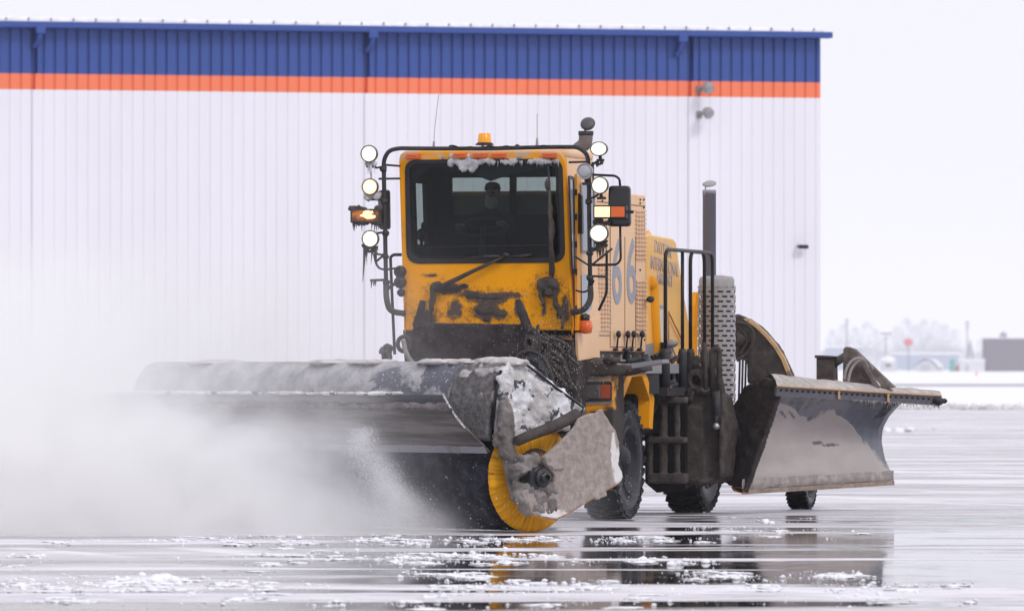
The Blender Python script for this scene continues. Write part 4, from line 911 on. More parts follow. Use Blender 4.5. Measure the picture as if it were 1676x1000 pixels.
# ---- side plough: moldboard, end plate, deflector
def wy(px, py, Y): return T.WY(px, py, Y)
toe = [(1215, 806, 76.55), (1222, 780, 76.65), (1232, 750, 76.75), (1243, 715, 76.8), (1256, 680, 76.75), (1268, 655, 76.6), (1275, 640, 76.4)]
heel = [(1463, 791, 78.9), (1456, 772, 79.05), (1446, 750, 79.2), (1441, 722, 79.3), (1443, 700, 79.3), (1455, 678, 79.15), (1477, 655, 78.9)]
rows = []
for k in range(17):
    t = k / 16; a, b = [], []
    i = min(5, int(t * 6)); f = t * 6 - i
    A = [toe[i][j] * (1 - f) + toe[i + 1][j] * f for j in range(3)]; Bq = [heel[i][j] * (1 - f) + heel[i + 1][j] * f for j in range(3)]
    A = wy(*A); Bq = wy(*Bq)
    rows.append([A.lerp(Bq, u / 24) + Vector((0, .10 * math.sin(math.pi * u / 24), 0)) for u in range(25)])
m = N('plough_face'); zc_ = m.xyz(); 
P0, P1 = wy(1215, 806, 76.5), wy(1470, 720, 79)
# caked-on pale slush low and towards the near end, bare blue steel top far corner
u = m.math('DIVIDE', m.math('SUBTRACT', zc_[0], P0.x), P1.x - P0.x)
hgt = m.math('ADD', zc_[2], m.math('MULTIPLY', m.math('SUBTRACT', m.noise(1.6, 7, .6, co=m.map((1, 1, .55))), .5), .55))
lim = m.n('FloatCurve'); m.l(u, lim.inputs['Value']); cv = lim.mapping.curves[0]
cv.points[0].location = (0, .80); cv.points[1].location = (1, .20)
for x_, y_ in ((.22, .78), (.30, .70), (.42, .56), (.50, .60), (.60, .56), (.70, .42), (.82, .30), (.92, .24)): cv.points.new(x_, y_)
lim.mapping.update(); limz = m.math('MULTIPLY', lim.outputs[0], 2.0)
cak = m.ramp(m.math('SUBTRACT', limz, hgt), -.02, .03)
st = m.mix(m.noise(1, 6, .7, co=m.map((9, 9, 1.0))), (.07, .074, .095), (.19, .20, .25)); st = m.mix(m.ramp(m.noise(1.5, 6, .7, co=m.map((1, 1, .3))), .55, .62), st, (.035, .036, .048))
ca = m.mix(m.noise(2.2, 7, .55, co=m.map((1, 1, 2.5))), (.29, .255, .25), (.48, .43, .415))
ca = m.mix(m.ellipses([(wy(1328, 725, 77.7).x, wy(1328, 725, 77.7).z, .045, .022), (wy(1344, 729, 77.8).x, wy(1344, 729, 77.8).z, .055, .020)] + [(wy(px_, 677, 77.2).x, wy(px_, 677, 77.2).z, .013, .05) for px_ in (1288, 1296, 1304)], 1.3, 26), ca, (.09, .088, .10))
m.l(m.mix(cak, st, ca), m.p.inputs['Base Color']); m.l(m.ramp(cak, 0, 1, .25, .42), m.p.inputs['Roughness'])
m.bump(m.math('ADD', m.math('MULTIPLY', cak, 1.0), m.math('MULTIPLY', m.noise(14, 6, .6), .25)), .6, .02)
pl = MB().grid(rows).build('plough_blade', m.m, truck); so = pl.modifiers.new('thick', 'SOLIDIFY'); so.thickness = .035; so.offset = 0
e0, e1 = rows[0][0], rows[0][-1]
c = MB(); dn = Vector((0, 0, .035)); fw = Vector((.02, -.06, 0))
c.prism([e0 + fw - Vector((0, 0, .02)), e1 + fw - Vector((0, 0, .02)), e1 + fw + dn, e0 + fw + dn], (-.02, .05, 0)); c.build('cutting_edge', mud_mat('rusty_edge', (.20, .165, .15), (.36, .27, .21), 9, .6), pl)
rowc = []
for k in range(5): rowc.append([p + Vector((.01, -.03 - .035 * math.sin(math.pi * k / 4), .04 + .03 * k)) + Vector((0, -.01 * noise.noise(p * 6), .02 * noise.noise(p * 5))) for p in rows[0]])
MB().grid(rowc).build('slush_lip', mud_mat('lip_slush', (.25, .22, .215), (.42, .375, .36), 8, .9), pl)
# dark end plate on the toe
ep_ = [(1275, 641), (1272, 628), (1262, 621), (1250, 620), (1217, 632), (1200, 665), (1184, 688), (1178, 712), (1184, 745), (1186, 790), (1204, 799), (1216, 806)]
toeY = [76.4, 76.4, 76.45, 76.6, 77.0, 77.2, 77.35, 77.4, 77.3, 77.2, 76.8, 76.5]
epo = MB().prism([wy(a, b, Y) for (a, b), Y in zip(ep_, toeY)], (.06, .06, 0)); random.seed(41)
for i in range(14): epo.blob(wy(random.uniform(1195, 1235), random.uniform(700, 780), 76.95), (.08, .04, .1), 2, .5, seed=i)
epo.build('plough_end_plate', M['mud_spatter'], pl, crust=(.022, .02, .12))
MB().prism([wy(a, b, Y) for a, b, Y in ((1196, 796, 77.0), (1213, 798, 76.5), (1226, 806, 76.6), (1216, 808, 76.4), (1200, 803, 76.9))], (.02, .04, 0)).build('toe_corner', M['rust'], pl)
plate_pts = [wy(a, b, Y) for a, b, Y in ((1150, 700, 76.2), (1182, 690, 77.2), (1186, 790, 77.2), (1150, 780, 76.2))]
MB().prism(plate_pts, (0, .3, 0)).build('plough_hinge', M['mud'], pl, crust=(.03, .03, .2))
# bolted rubber deflector along the top
d0, d1 = (1272, 638, 76.25), (1541, 654, 79.35)
def dfl(t, off=0.0): return wy(d0[0] + (d1[0] - d0[0]) * t, d0[1] + (d1[1] - d0[1]) * t + off, d0[2] + (d1[2] - d0[2]) * t)
c = MB().grid([[dfl(u / 30, -5) for u in range(31)], [dfl(u / 30, 10) + Vector((-.02, .03, 0)) for u in range(31)]], False)
df = c.build('deflector_strip', dirt_mat('deflector_rubber', (.13, .13, .155), .5, (.2, .18, .175), .4, 3), pl); so = df.modifiers.new('thick', 'SOLIDIFY'); so.thickness = .03
c = MB()
for k in range(30):
    q = dfl((k + .6) / 30, .0) + Vector((.01, -.02, 0)); c.lathe([(.018, 0), (.018, .022), (0, .026)], q, (.5, -1, 0), 6)
    c.lathe([(.009, 0), (.009, .045), (0, .045)], q, (.5, -1, .2), 5)
c.build('deflector_bolts', M['black_dirty'], df)
c = MB()
for t in (.375, .675): c.prism([dfl(t - .006, -6) + Vector((.01, -.03, 0)), dfl(t + .006, -6) + Vector((.01, -.03, 0)), dfl(t + .006, 9) + Vector((.01, -.03, 0)), dfl(t - .006, 9) + Vector((.01, -.03, 0))], (.0, .02, 0))
c.tube([dfl(0, -6) + Vector((0, -.01, 0)), dfl(1, -6) + Vector((0, -.01, 0))], .012, 6)
c.build('yellow_strip_edge', dirt_mat('strip_edge', (.5, .30, .14), .6, (.25, .2, .17), .5, 6), df)
c = MB()
for k in range(3): c.lathe([(0, -.05), (.035, -.045), (.035, .03), (.02, .06), (0, .06)], dfl(.965 + k * .018, 2) + Vector((.02, -.03, 0)), (.9, -.3, 0), 8)
c.box(dfl(.97, 3), (.14, .08, .09)).build('end_fitting', M['black_dirty'], df, bevel=.01)
c = MB(); random.seed(14)
for i in range(75): c.icicle(dfl(random.uniform(.45, .99), 9.5), abs(random.gauss(.025, .02)) + .01, .006)
for i in range(20): c.icicle(wy(random.uniform(1380, 1460), 663, 78.5), random.uniform(.02, .07), .007)
c.build('deflector_icicles', M['ice'], df)
# pale slush heaped along the top
top_r = []
for k in range(9):
    v_ = k / 8; r_ = []
    for u_ in range(41):
        t = u_ / 40; p = dfl(t, -6); back = Vector((-.30, .62, 0)) * v_ * (1 - .65 * max(0, t - .75) / .25)
        hgt_ = .015 + (.095 * math.sin(math.pi * min(1, v_ * 1.0)) * (1 - .5 * t)) + .07 * v_ * (1 - t) + .02 * noise.noise(Vector((t * 16, v_ * 4, 3)))
        r_.append(p + back + Vector((0, 0, hgt_ if 0 < k < 8 else (.0 if k == 0 else -.05))))
    top_r.append(r_)
MB().grid(top_r).build('top_slush', mud_mat('blade_top_slush', (.34, .305, .29), (.52, .475, .455), 6, .9, dist=.02), pl)
c = MB().prism([wy(1336, 583, 79.4), wy(1364, 583, 79.4), wy(1366, 640, 79.4), wy(1336, 640, 79.4)], (0, .22, 0)).prism([wy(1333, 581, 79.37), wy(1368, 583, 79.37), wy(1368, 586, 79.37), wy(1333, 586, 79.37)], (0, .3, 0))
bk = c.build('frame_post', M['mud'], pl, bevel=.012)
MB().tube([wy(1364, 596, 79.5), wy(1372, 590, 79.5), wy(1384, 583, 79.5)], .055, 10).build('push_arm', M['mud'], bk)
c = MB().prism([wy(a, b, 78.6) for a, b in ((1380, 571), (1384, 567), (1392, 568), (1398, 574), (1424, 612), (1434, 636), (1379, 636))], (0, .05, 0))
c.prism([wy(a, b, 78.4) for a, b in ((1388, 568), (1398, 571), (1464, 634), (1446, 636))], (0, .12, 0)).prism([wy(a, b, 78.3) for a, b in ((1408, 592), (1414, 592), (1440, 634), (1430, 634))], (0, .06, 0))
c.build('triangular_bracket', mud_mat('bracket_mud', (.10, .083, .078), (.21, .18, .17), 6, .7), pl, bevel=.008)
c = MB()
for s_ in (0, 7): c.tube(smoothpath([wy(a + s_, b + s_ * .4, 78.1) for a, b in ((1381, 622), (1386, 602), (1398, 588), (1412, 588), (1422, 602))]), .018, 8)
c.build('plough_hoses', M['mud_light'], pl)

# ---- front hitch plate
HY = -3.05
c = MB().prism([tp(a, b, HY) for a, b in ((674, 540), (680, 531), (692, 529), (862, 531), (872, 538), (876, 562), (868, 640), (690, 640), (680, 590))], (0, .16, 0))
for q0, q1 in (((693, 492), (683, 535)), ((847, 490), (866, 545))): c.tube([tp(*q0, HY), tp((q0[0] + q1[0]) / 2, (q0[1] + q1[1]) / 2, HY), tp(*q1, HY)], [.035, .05, .06], 10)
c.prism([tp(a, b, HY - .06) for a, b in ((668, 552), (688, 556), (686, 580), (672, 590), (668, 575))], (0, .2, 0)); c.prism([tp(a, b, HY - .06) for a, b in ((856, 548), (878, 552), (876, 574), (862, 580), (858, 565))], (0, .2, 0))
c.build('hitch_plate', M['mud_spatter'], truck, crust=(.018, .012, .15))
hk = MB().tube([tp(661 + 10 * math.cos(a), 563 + 12 * math.sin(a), HY - .1) for a in [k * math.pi / 10 for k in range(20)]], .025, 8, True).build('shackle', M['mud'], truck)
MB().tube(smoothpath([tp(a, b, HY - .15) for a, b in ((660, 556), (664, 575), (672, 590), (684, 605))]), .028, 8).build('pale_hose', M['mud_light'], hk)
MB().ring([tp(867 + 11 * math.cos(k * math.pi / 8), 563 + 13 * math.sin(k * math.pi / 8), HY - .12) for k in range(16)], [tp(866 + 4 * math.cos(k * math.pi / 8), 561 + 6 * math.sin(k * math.pi / 8), HY - .12) for k in range(16)], (0, .08, 0)).prism([tp(a, b, HY - .05) for a, b in ((877, 532), (882, 530), (884, 560), (880, 575), (876, 560))], (0, .03, 0)).build('pin_eye', M['mud'], truck, bevel=.01)
c = MB().tube(smoothpath([tp(a, b, HY - .5) for a, b in ((842, 592), (852, 579), (868, 575), (886, 583), (900, 606), (908, 640))]), .022, 8).tube(smoothpath([tp(a, b, HY - .48) for a, b in ((850, 600), (862, 588), (880, 592), (893, 612), (900, 645))]), .04, 8)
c.prism([tp(a, b, HY - .3) for a, b in ((850, 596), (864, 583), (884, 590), (896, 612), (902, 660), (860, 660))], (0, .1, 0))
c.build('swing_quadrant', M['black_dirty'], truck)
c = MB(); random.seed(51)
for i in range(12): c.blob(tp(random.gauss(633, 3), random.uniform(566, 584), HY + .3), random.uniform(.03, .05), 2, .5, seed=i)
c.tube([tp(634, 590, HY + .3), tp(633, 566, HY + .3)], .03, 8); c.build('muddy_valve', M['mud'], truck)
random.seed(52); c = MB()
for i in range(26):
    a = tp(random.uniform(855, 905), random.uniform(548, 590), HY + random.uniform(.2, 1.0)); c.tube(smoothpath([a, a + Vector((random.uniform(-.1, .2), .1, -.12)), a + Vector((random.uniform(-.1, .3), .2, -.35))], 4), random.uniform(.015, .03), 6)
c.build('front_hoses', M['mud'], truck)

# ================================================================== BROOM HEAD (part of the truck, own frame)
BL = TM.inverted() @ BMx
LEN = 6.1; BR = .6
def bx_(px, py, x=0.0): return B.X(px, py, x)
# hood profile (y = -forward, z)
prof = [(.74, 1.05), (.73, 1.31), (.58, 1.41), (.35, 1.53), (.09, 1.69), (-.10, 1.81), (-.26, 1.83), (-.42, 1.77), (-.54, 1.64), (-.60, 1.45), (-.62, 1.2), (-.62, 1.0)]
def hood_rows(x0, x1, n, grow=0.0, lump=0.0, nz=0):
    pr_ = smoothpath([Vector((0, a, b)) for a, b in prof], 4); rows = []
    for p in pr_:
        nrm = Vector((0, p.y, p.z - 1.15)).normalized(); r_ = []
        for i in range(n + 1):
            x = x0 + (x1 - x0) * i / n; q = Vector((x, p.y, p.z)) + nrm * (grow + lump * noise.noise(Vector((x * 2.2, p.y * 3, p.z * 3 + nz))))
            r_.append(q)
        rows.append(r_)
    return rows
m = N('slate_hood'); xyz_ = m.xyz(); a = m.noise(1.3, 8, .6, dist=.5)
leftw = m.ramp(xyz_[0], -1.7, -2.5)       # thicker snow film further along the hood
film = m.ramp(m.math('ADD', a, m.math('MULTIPLY', leftw, .35)), .565, .61)
lowf = m.ramp(m.math('ADD', xyz_[2], m.math('MULTIPLY', m.math('SUBTRACT', a, .5), .8)), 1.52, 1.44)
film = m.math('MULTIPLY', film, .88); film = m.math('MAXIMUM', film, m.math('MULTIPLY', lowf, m.ramp(m.noise(2.6, 6), .42, .5)))
fl_ = m.ramp(m.noise(34, 3, .6), .62, .68)
c0 = m.mix(fl_, (.075, .08, .11), (.75, .75, .80)); fc = m.mix(m.ramp(m.noise(4, 8, .75), .35, .65), (.24, .23, .24), (.50, .485, .50))
m.l(m.mix(film, c0, fc), m.p.inputs['Base Color']); m.l(m.ramp(film, 0, 1, .4, .85), m.p.inputs['Roughness']); m.bump(m.math('ADD', film, m.math('ADD', fl_, m.noise(30, 5, .7))), .5, .015)
hood = MB().grid(hood_rows(-LEN, -.45, 60)).build('broom_head', m.m, truck, M=BL)
so = hood.modifiers.new('thick', 'SOLIDIFY'); so.thickness = .03
cap_m = mud_mat('hood_end_slush', (.13, .122, .125), (.29, .275, .28), 14, 1.0, dist=.05)
ce = MB().grid(hood_rows(-.62, .0, 14, .035, .02)).build('hood_end_section', cap_m, hood); so = ce.modifiers.new('thick', 'SOLIDIFY'); so.thickness = .06
c = MB()
for x, y, z in ((-.60, -.57, 1.50), (-.12, -.58, 1.47), (-3.1, -.62, 1.35), (-2.2, -.63, 1.36)):
    c.lathe([(0, .05), (.05, .045), (.055, .02), (.13, .015), (.14, -.03)], (x, y, z), (0, -1, .25), 18)
c.build('hood_bolts', M['mud_light'], hood)
# heaped snow along the crown
c = MB(); random.seed(61)
for i in range(170):
    x = random.uniform(-3.4, .0) if i < 140 else random.uniform(-5.6, -4.6); k = noise.noise(Vector((x * 1.5, 2, 0)))
    if k < .05 and x < -.6: continue
    big = .8 if x > -.6 else .55
    c.blob((min(x, -.06), random.uniform(-.34, -.08) if x > -1 else random.uniform(-.35, .0), 1.82 + .01 * k), (random.uniform(.10, .24), .14, random.uniform(.02, .07) * big), 2, .4, seed=i)
c.build('hood_top_snow', mud_mat('crown_snow', (.42, .39, .38), (.62, .60, .60), 5, .8, snow=.25), hood, crust=(.018, .012, .10))
c = MB(); c.tube(corner([Vector(p) for p in ((-2.55, .1, 1.8), (-2.55, .1, 1.93), (-2.5, .1, 1.93), (-2.5, .1, 1.8))], .03), .02, 8); c.build('lifting_eye', M['mud'], hood)
# end plate caked in snow
pe_ = [(818, 606), (828, 593), (842, 588), (858, 592), (882, 612), (912, 636), (938, 655), (955, 668), (950, 676), (930, 690), (903, 706), (870, 716), (845, 724), (818, 720), (806, 716), (808, 680), (812, 640)]
c = MB().prism([bx_(a, b, .0) for a, b in pe_], (.05, 0, 0)); random.seed(62)
for i in range(90):
    px = random.uniform(820, 930); t = (px - 820) / 130; py = random.uniform(606 + t * 50, 712 - t * 18)
    c.blob(bx_(px, py, .06), (.03, random.uniform(.05, .12), random.uniform(.04, .10)), 2, .5, seed=i)
c.build('hood_end_plate', M['slush_crust'], hood, crust=(.018, .022, .09))
c = MB().tube([bx_(a, b, .09) for a, b in ((862, 597), (884, 614), (912, 636), (940, 656), (955, 667), (952, 674), (944, 678))], .014, 6).tube([bx_(a, b, .05) for a, b in ((820, 606), (812, 640), (806, 700))], .016, 6)
c.build('rubber_seal', M['black'], hood)
# deflector trough in front (upper lip, lower rim)
ux, uz, lx, lz = -1.12, 1.475, -.64, .86
rows = []; nn = 60
for k in range(13):
    t = k / 12; yy = lx + (ux - lx) * t - .10 * math.sin(math.pi * t); z_ = lz + (uz - lz) * t; xe = .03 - .25 * max(0, t - .15) ** 1.2 + (0 if t > .1 else 0)
    rows.append([(-LEN - .12 + (xe + LEN + .12) * i / nn, yy + .012 * noise.noise(Vector((i * .4, t * 3, 0))), z_ + (.012 * noise.noise(Vector((i * .35, 9, 0))) if k == 12 else 0)) for i in range(nn + 1)])
m = N('deflector_flap'); xyz_ = m.xyz(); st_ = m.noise(1, 7, .65, co=m.map((.7, 2, 16)))
c0 = m.mix(m.ramp(st_, .38, .62), (.075, .066, .064), (.19, .17, .165)); c0 = m.mix(m.ramp(m.math('ADD', xyz_[2], m.math('MULTIPLY', m.math('SUBTRACT', m.noise(3, 6), .5), .12)), 1.37, 1.40), c0, m.mix(m.ramp(xyz_[0], -1.6, -.8), (.26, .245, .245), (.05, .053, .07)))
m.l(c0, m.p.inputs['Base Color']); m.p.inputs['Roughness'].default_value = .75; m.bump(m.noise(20, 7, .7), .6, .02)
fl = MB().grid(rows).build('front_deflector', m.m, hood); so = fl.modifiers.new('thick', 'SOLIDIFY'); so.thickness = .02
MB().grid([[(x, lx - .10, lz + .085) for x in (-LEN, -3, .04)], [(x, lx - .045, lz - .005) for x in (-LEN, -3, .04)]], False).build('flap_rim', dirt_mat('flap_rim', (.26, .26, .29), .5, (.2, .19, .19), .5, 2.5), fl)
c = MB(); random.seed(63)
for i in range(320):
    t = random.random(); x = -LEN + (LEN - .25) * t
    if x > -.9: continue
    c.blob((x, ux + random.uniform(-.01, .06), uz + .012), (random.uniform(.04, .12), .035, random.uniform(.012, .028)), 1, .5, seed=i)
c.build('lip_snow', M['slush_crust'], fl, crust=(.018, .01, .06))
c = MB(); random.seed(64)
for i in range(34):
    t = i / 59; yy = ux + (lx - ux) * t - .10 * math.sin(math.pi * (1 - t)); z_ = uz + (lz - uz) * t; k = 1 - t
    c.blob((.03 - .25 * max(0, k - .15) ** 1.2, yy, z_), random.uniform(.008, .016), 1, .5, seed=i)
c.build('flap_edge_slush', M['slush_crust'], fl)
# dirty ledge of slush along the face of the flap
c = MB(); random.seed(75)
for i in range(300):
    x = -4.2 + 4.05 * random.random() ** .7; t = .80 + .05 * noise.noise(Vector((x * 2, 0, 1))) + random.gauss(0, .018)
    yy = lx + (ux - lx) * t - .10 * math.sin(math.pi * t); z_ = lz + (uz - lz) * t
    c.blob((x, yy - .01, z_), (random.uniform(.03, .09), .02, random.uniform(.012, .03)), 2, .6, seed=i)
c.build('flap_slush_ledge', mud_mat('ledge_mud', (.12, .105, .10), (.26, .24, .235), 9, .9), fl, crust=(.016, .012, .06))
# wind-packed mound on the near end of the hood
c = MB()
for x, y, rx, rz in ((-.55, -.36, .12, .05), (-.42, -.34, .16, .065), (-.30, -.36, .13, .055), (-.16, -.30, .17, .07), (-.04, -.26, .10, .06), (-.48, -.48, .10, .05), (-.2, -.46, .18, .06), (-.06, -.42, .12, .06), (-.10, -.12, .12, .05)):
    c.blob((x, y, 1.80 - .55 * max(0, -.28 - y)), (rx, .12, rz), 3, .4, seed=x)
c.build('packed_snow_mound', mud_mat('packed_snow', (.30, .275, .27), (.56, .54, .545), 6, .9, snow=.3, dist=.03), hood, crust=(.014, .012, .08))
# bristles: the dark drum and the yellow end wafer
m = N('steel_bristles'); xyz_ = m.xyz(); k = m.noise(1, 6, .7, co=m.map((16, 7, 7))); kb = m.ramp(m.noise(1, 5, .7, co=m.map((5, 4, 6)), dist=.8), .35, .7)
m.l(m.mix(m.math('MULTIPLY', k, kb), (.008, .008, .013), (.10, .102, .14)), m.p.inputs['Base Color']); m.p.inputs['Roughness'].default_value = .8; m.p.inputs['Specular IOR Level'].default_value = .12; m.bump(k, 1.0, .05)
c = MB(); random.seed(65); AX = Vector((0, 0, BR))
pr_ = []
x = -LEN
while x < -.04:
    pr_ += [(BR * random.uniform(.945, .965), x)]; x += random.uniform(.05, .25)
c.lathe([(.1, -LEN)] + pr_ + [(.1, -.04)], AX, (1, 0, 0), 72)
for i in range(11000):
    a = random.uniform(-.3, math.pi + .9); x = random.uniform(-LEN, -.05); b = a + random.uniform(-.06, .06)
    u = Vector((0, -math.cos(b), -math.sin(b))); p = AX + Vector((x, 0, 0)) + Vector((0, -math.cos(a), -math.sin(a))) * BR * .93; tip = AX + Vector((x + random.uniform(-.02, .02), 0, 0)) + u * BR * random.uniform(.97, 1.0)
    s_ = Vector((.006, 0, 0)); c.add([p - s_, p + s_, tip], [(0, 1, 2)])
c.build('brush_drum', m.m, hood)
m = N('yellow_bristles'); c_ = m.xyz(); dz_ = m.math('SUBTRACT', c_[2], BR)
ang = m.math('ARCTAN2', c_[1], dz_); rad_ = m.math('SQRT', m.math('ADD', m.math('MULTIPLY', c_[1], c_[1]), m.math('MULTIPLY', dz_, dz_)))
cb = m.n('CombineXYZ'); m.l(m.math('MULTIPLY', ang, 11.0), cb.inputs[0]); m.l(m.math('MULTIPLY', rad_, 2.0), cb.inputs[1])
n1_ = m.noise(1.0, 4, .7, co=cb.outputs[0]); cb2 = m.n('CombineXYZ'); m.l(m.math('MULTIPLY', ang, 5.5), cb2.inputs[0]); m.l(m.math('MULTIPLY', rad_, .6), cb2.inputs[1]); n2_ = m.noise(1.0, 2, .5, co=cb2.outputs[0])
k = m.mix(m.ramp(n1_, .35, .65), (.60, .25, .004), (.90, .43, .006)); k = m.mix(m.ramp(n1_, .385, .36, 0, .8), k, (.16, .07, .01)); k = m.mix(m.ramp(n2_, .68, .8, 0, .6), k, (.25, .14, .04))
m.l(k, m.p.inputs['Base Color']); m.p.inputs['Roughness'].default_value = .55; m.p.inputs['Specular IOR Level'].default_value = .2; m.bump(n1_, .8, .02)
rows = []; random.seed(77); na = 220; jit = [random.uniform(-.007, .003) for _ in range(na)]; jit.append(jit[0])
for rr, xx in ((.20, .05), (.34, .045), (.46, .03), (.55, .01), (BR * 1.0, -.02), (BR * .985, -.06)):
    rows.append([AX + Vector((xx + .004 * math.sin(q * 1.7), math.cos(q * 2 * math.pi / na) * (rr + (jit[q] if rr > .58 else 0)), math.sin(q * 2 * math.pi / na) * (rr + (jit[q] if rr > .58 else 0)))) for q in range(na + 1)])
yb = MB().grid(rows).build('end_bristle_disc', m.m, hood)
MB().lathe([(0, .05), (.30, .05), (.34, .02), (.34, -.02)], AX, (1, 0, 0), 40).build('brush_core', M['black_dirty'], hood)
# side arm, tube, drive plate
ar = MB().tube(smoothpath([bx_(a, b, .16) for a, b in ((824, 652), (827, 672), (828, 700), (830, 730), (838, 765), (842, 792), (852, 812))]), [.03, .035, .045, .055, .065, .075, .085, .09, .09, .09, .09, .095, .09, .09, .09, .09, .09, .085, .085, .085, .085, .08, .08, .08, .08, .08, .08, .08, .08, .08, .08, .08, .08, .08, .08, .08, .08][:37], 12)
random.seed(66)
for i in range(10):
    t = random.random(); ar.blob(bx_(816 + 28 * t + random.uniform(-6, 8), 690 + 110 * t, .17), random.uniform(.03, .055), 2, .4, seed=i)
for i in range(7): ar.blob(bx_(random.uniform(806, 824), random.uniform(712, 742), .12), random.uniform(.035, .055), 2, .5, seed=i + 30)
arm = ar.build('side_arm', mud_mat('arm_slush', (.12, .105, .10), (.25, .225, .22), 7, .9, snow=.22, dist=.02), hood, crust=(.016, .018, .09))
MB().tube([bx_(a, b, .30) for a, b in ((846, 722), (868, 712), (905, 698), (930, 686), (944, 680))], [.055, .058, .06, .066, .08], 14).build('arm_tube', M['mud'], arm)
MB().tube(smoothpath([bx_(a, b, .18) for a, b in ((824, 648), (829, 655), (831, 675), (828, 690))]), .028, 8).build('arm_hook', M['mud_light'], arm)
guard_m = mud_mat('guard_slush', (.30, .255, .235), (.43, .375, .35), 12, 1.0, dist=.02)
_n = N('t'); _n.t = guard_m.node_tree; _n.m = guard_m; _p = [q for q in _n.t.nodes if q.type == 'BSDF_PRINCIPLED'][0]; _n.tc = [q for q in _n.t.nodes if q.type == 'TEX_COORD'][0]; _n.co = _n.tc.outputs['Object']
_src = _p.inputs['Base Color'].links[0].from_socket
def _yz(px, py): q = B.X(px, py, .40); return q.y, q.z
_e = _n.ellipses([(*_yz(1010, 765), .07, .20), (*_yz(905, 843), .22, .06), (*_yz(1003, 740), .04, .2)], .8, 12, (1, 2))
_n.l(_n.mix(_e, _src, (.78, .76, .76)), _p.inputs['Base Color'])
gp = [(944, 684), (958, 678), (972, 676), (981, 669), (986, 680), (1003, 705), (1008, 724), (1009, 742), (1007, 760), (1013, 772), (1015, 780), (1011, 788), (985, 803), (950, 824), (925, 840), (906, 848), (885, 845), (866, 839), (856, 825), (850, 806), (862, 798), (876, 800), (892, 800), (902, 790), (903, 778), (896, 768), (886, 760), (884, 748), (905, 730), (925, 712), (938, 696)]
def gx(px, py): return B.X(px, py, .36)
c = MB().prism([gx(a, b) for a, b in gp], (.05, 0, 0))
c.prism([gx(a, b) + Vector((.05, 0, 0)) for a, b in ((884, 748), (912, 728), (918, 744), (916, 768), (900, 768), (888, 760))], (.025, 0, 0))
random.seed(67)
for i in range(26):
    k = random.random(); px = 1003 - k * 20 if i < 14 else random.uniform(870, 990); py = random.uniform(740, 785) if i < 14 else 845 - (px - 870) * .28 + random.uniform(-8, 0)
    c.blob(gx(px, py) + Vector((.03, 0, 0)), (.025, .05, .035), 2, .5, seed=i)
gpo = c.build('drive_guard', guard_m, arm, crust=(.012, .007, .05))
ed = [(850, 806), (856, 825), (866, 839), (885, 845), (906, 848), (925, 840), (950, 824), (985, 803), (1011, 788), (1015, 780), (1009, 764)]
MB().tube([gx(a, b) + Vector((.02, 0, 0)) for a, b in [(x_, y_ + 1.5) for x_, y_ in ed[2:]]], .012, 6).build('guard_orange_edge', M['rust'], gpo)
hc = B.X(886, 782, .42); hb_ = Vector((hc.x, hc.y, hc.z))
MB().lathe([(.14, -.35), (.14, -.12), (.125, -.10), (.125, -.02), (.10, 0), (.10, .04), (.065, .05), (.065, .09), (.035, .10), (.035, .06), (0, .06)], hb_, (1, 0, 0), 32).box(hb_ + Vector((-.06, -.10, -.02)), (.14, .12, .2)).build('drive_motor', plain('motor', (.016, .016, .02), .35), arm, bevel=.006)
c = MB(); random.seed(69)
for i in range(22): c.blob(B.X(random.gauss(868, 12), random.gauss(762, 8), .34), random.uniform(.03, .06), 2, .5, seed=i)
for i in range(30): c.blob(B.X(random.uniform(850, 905), random.uniform(795, 835), .36), random.uniform(.04, .08), 2, .5, seed=i)
for i in range(20): c.blob(B.X(random.uniform(838, 862), random.uniform(760, 815), .28), random.uniform(.05, .08), 2, .5, seed=i)
c.build('slush_packed_in', M['mud_pale2'], arm, crust=(.016, .015, .08))
MB().prism([B.X(a, b, .22) for a, b in ((838, 806), (846, 802), (852, 822), (850, 830), (842, 822))], (.03, 0, 0)).build('arm_edge', M['rust'], arm)
MB().prism([B.X(a, b, .30) for a, b in ((862, 778), (870, 775), (878, 800), (872, 806), (866, 796))], (.03, 0, 0)).build('yellow_tab', M['yellow_dirty'], arm)

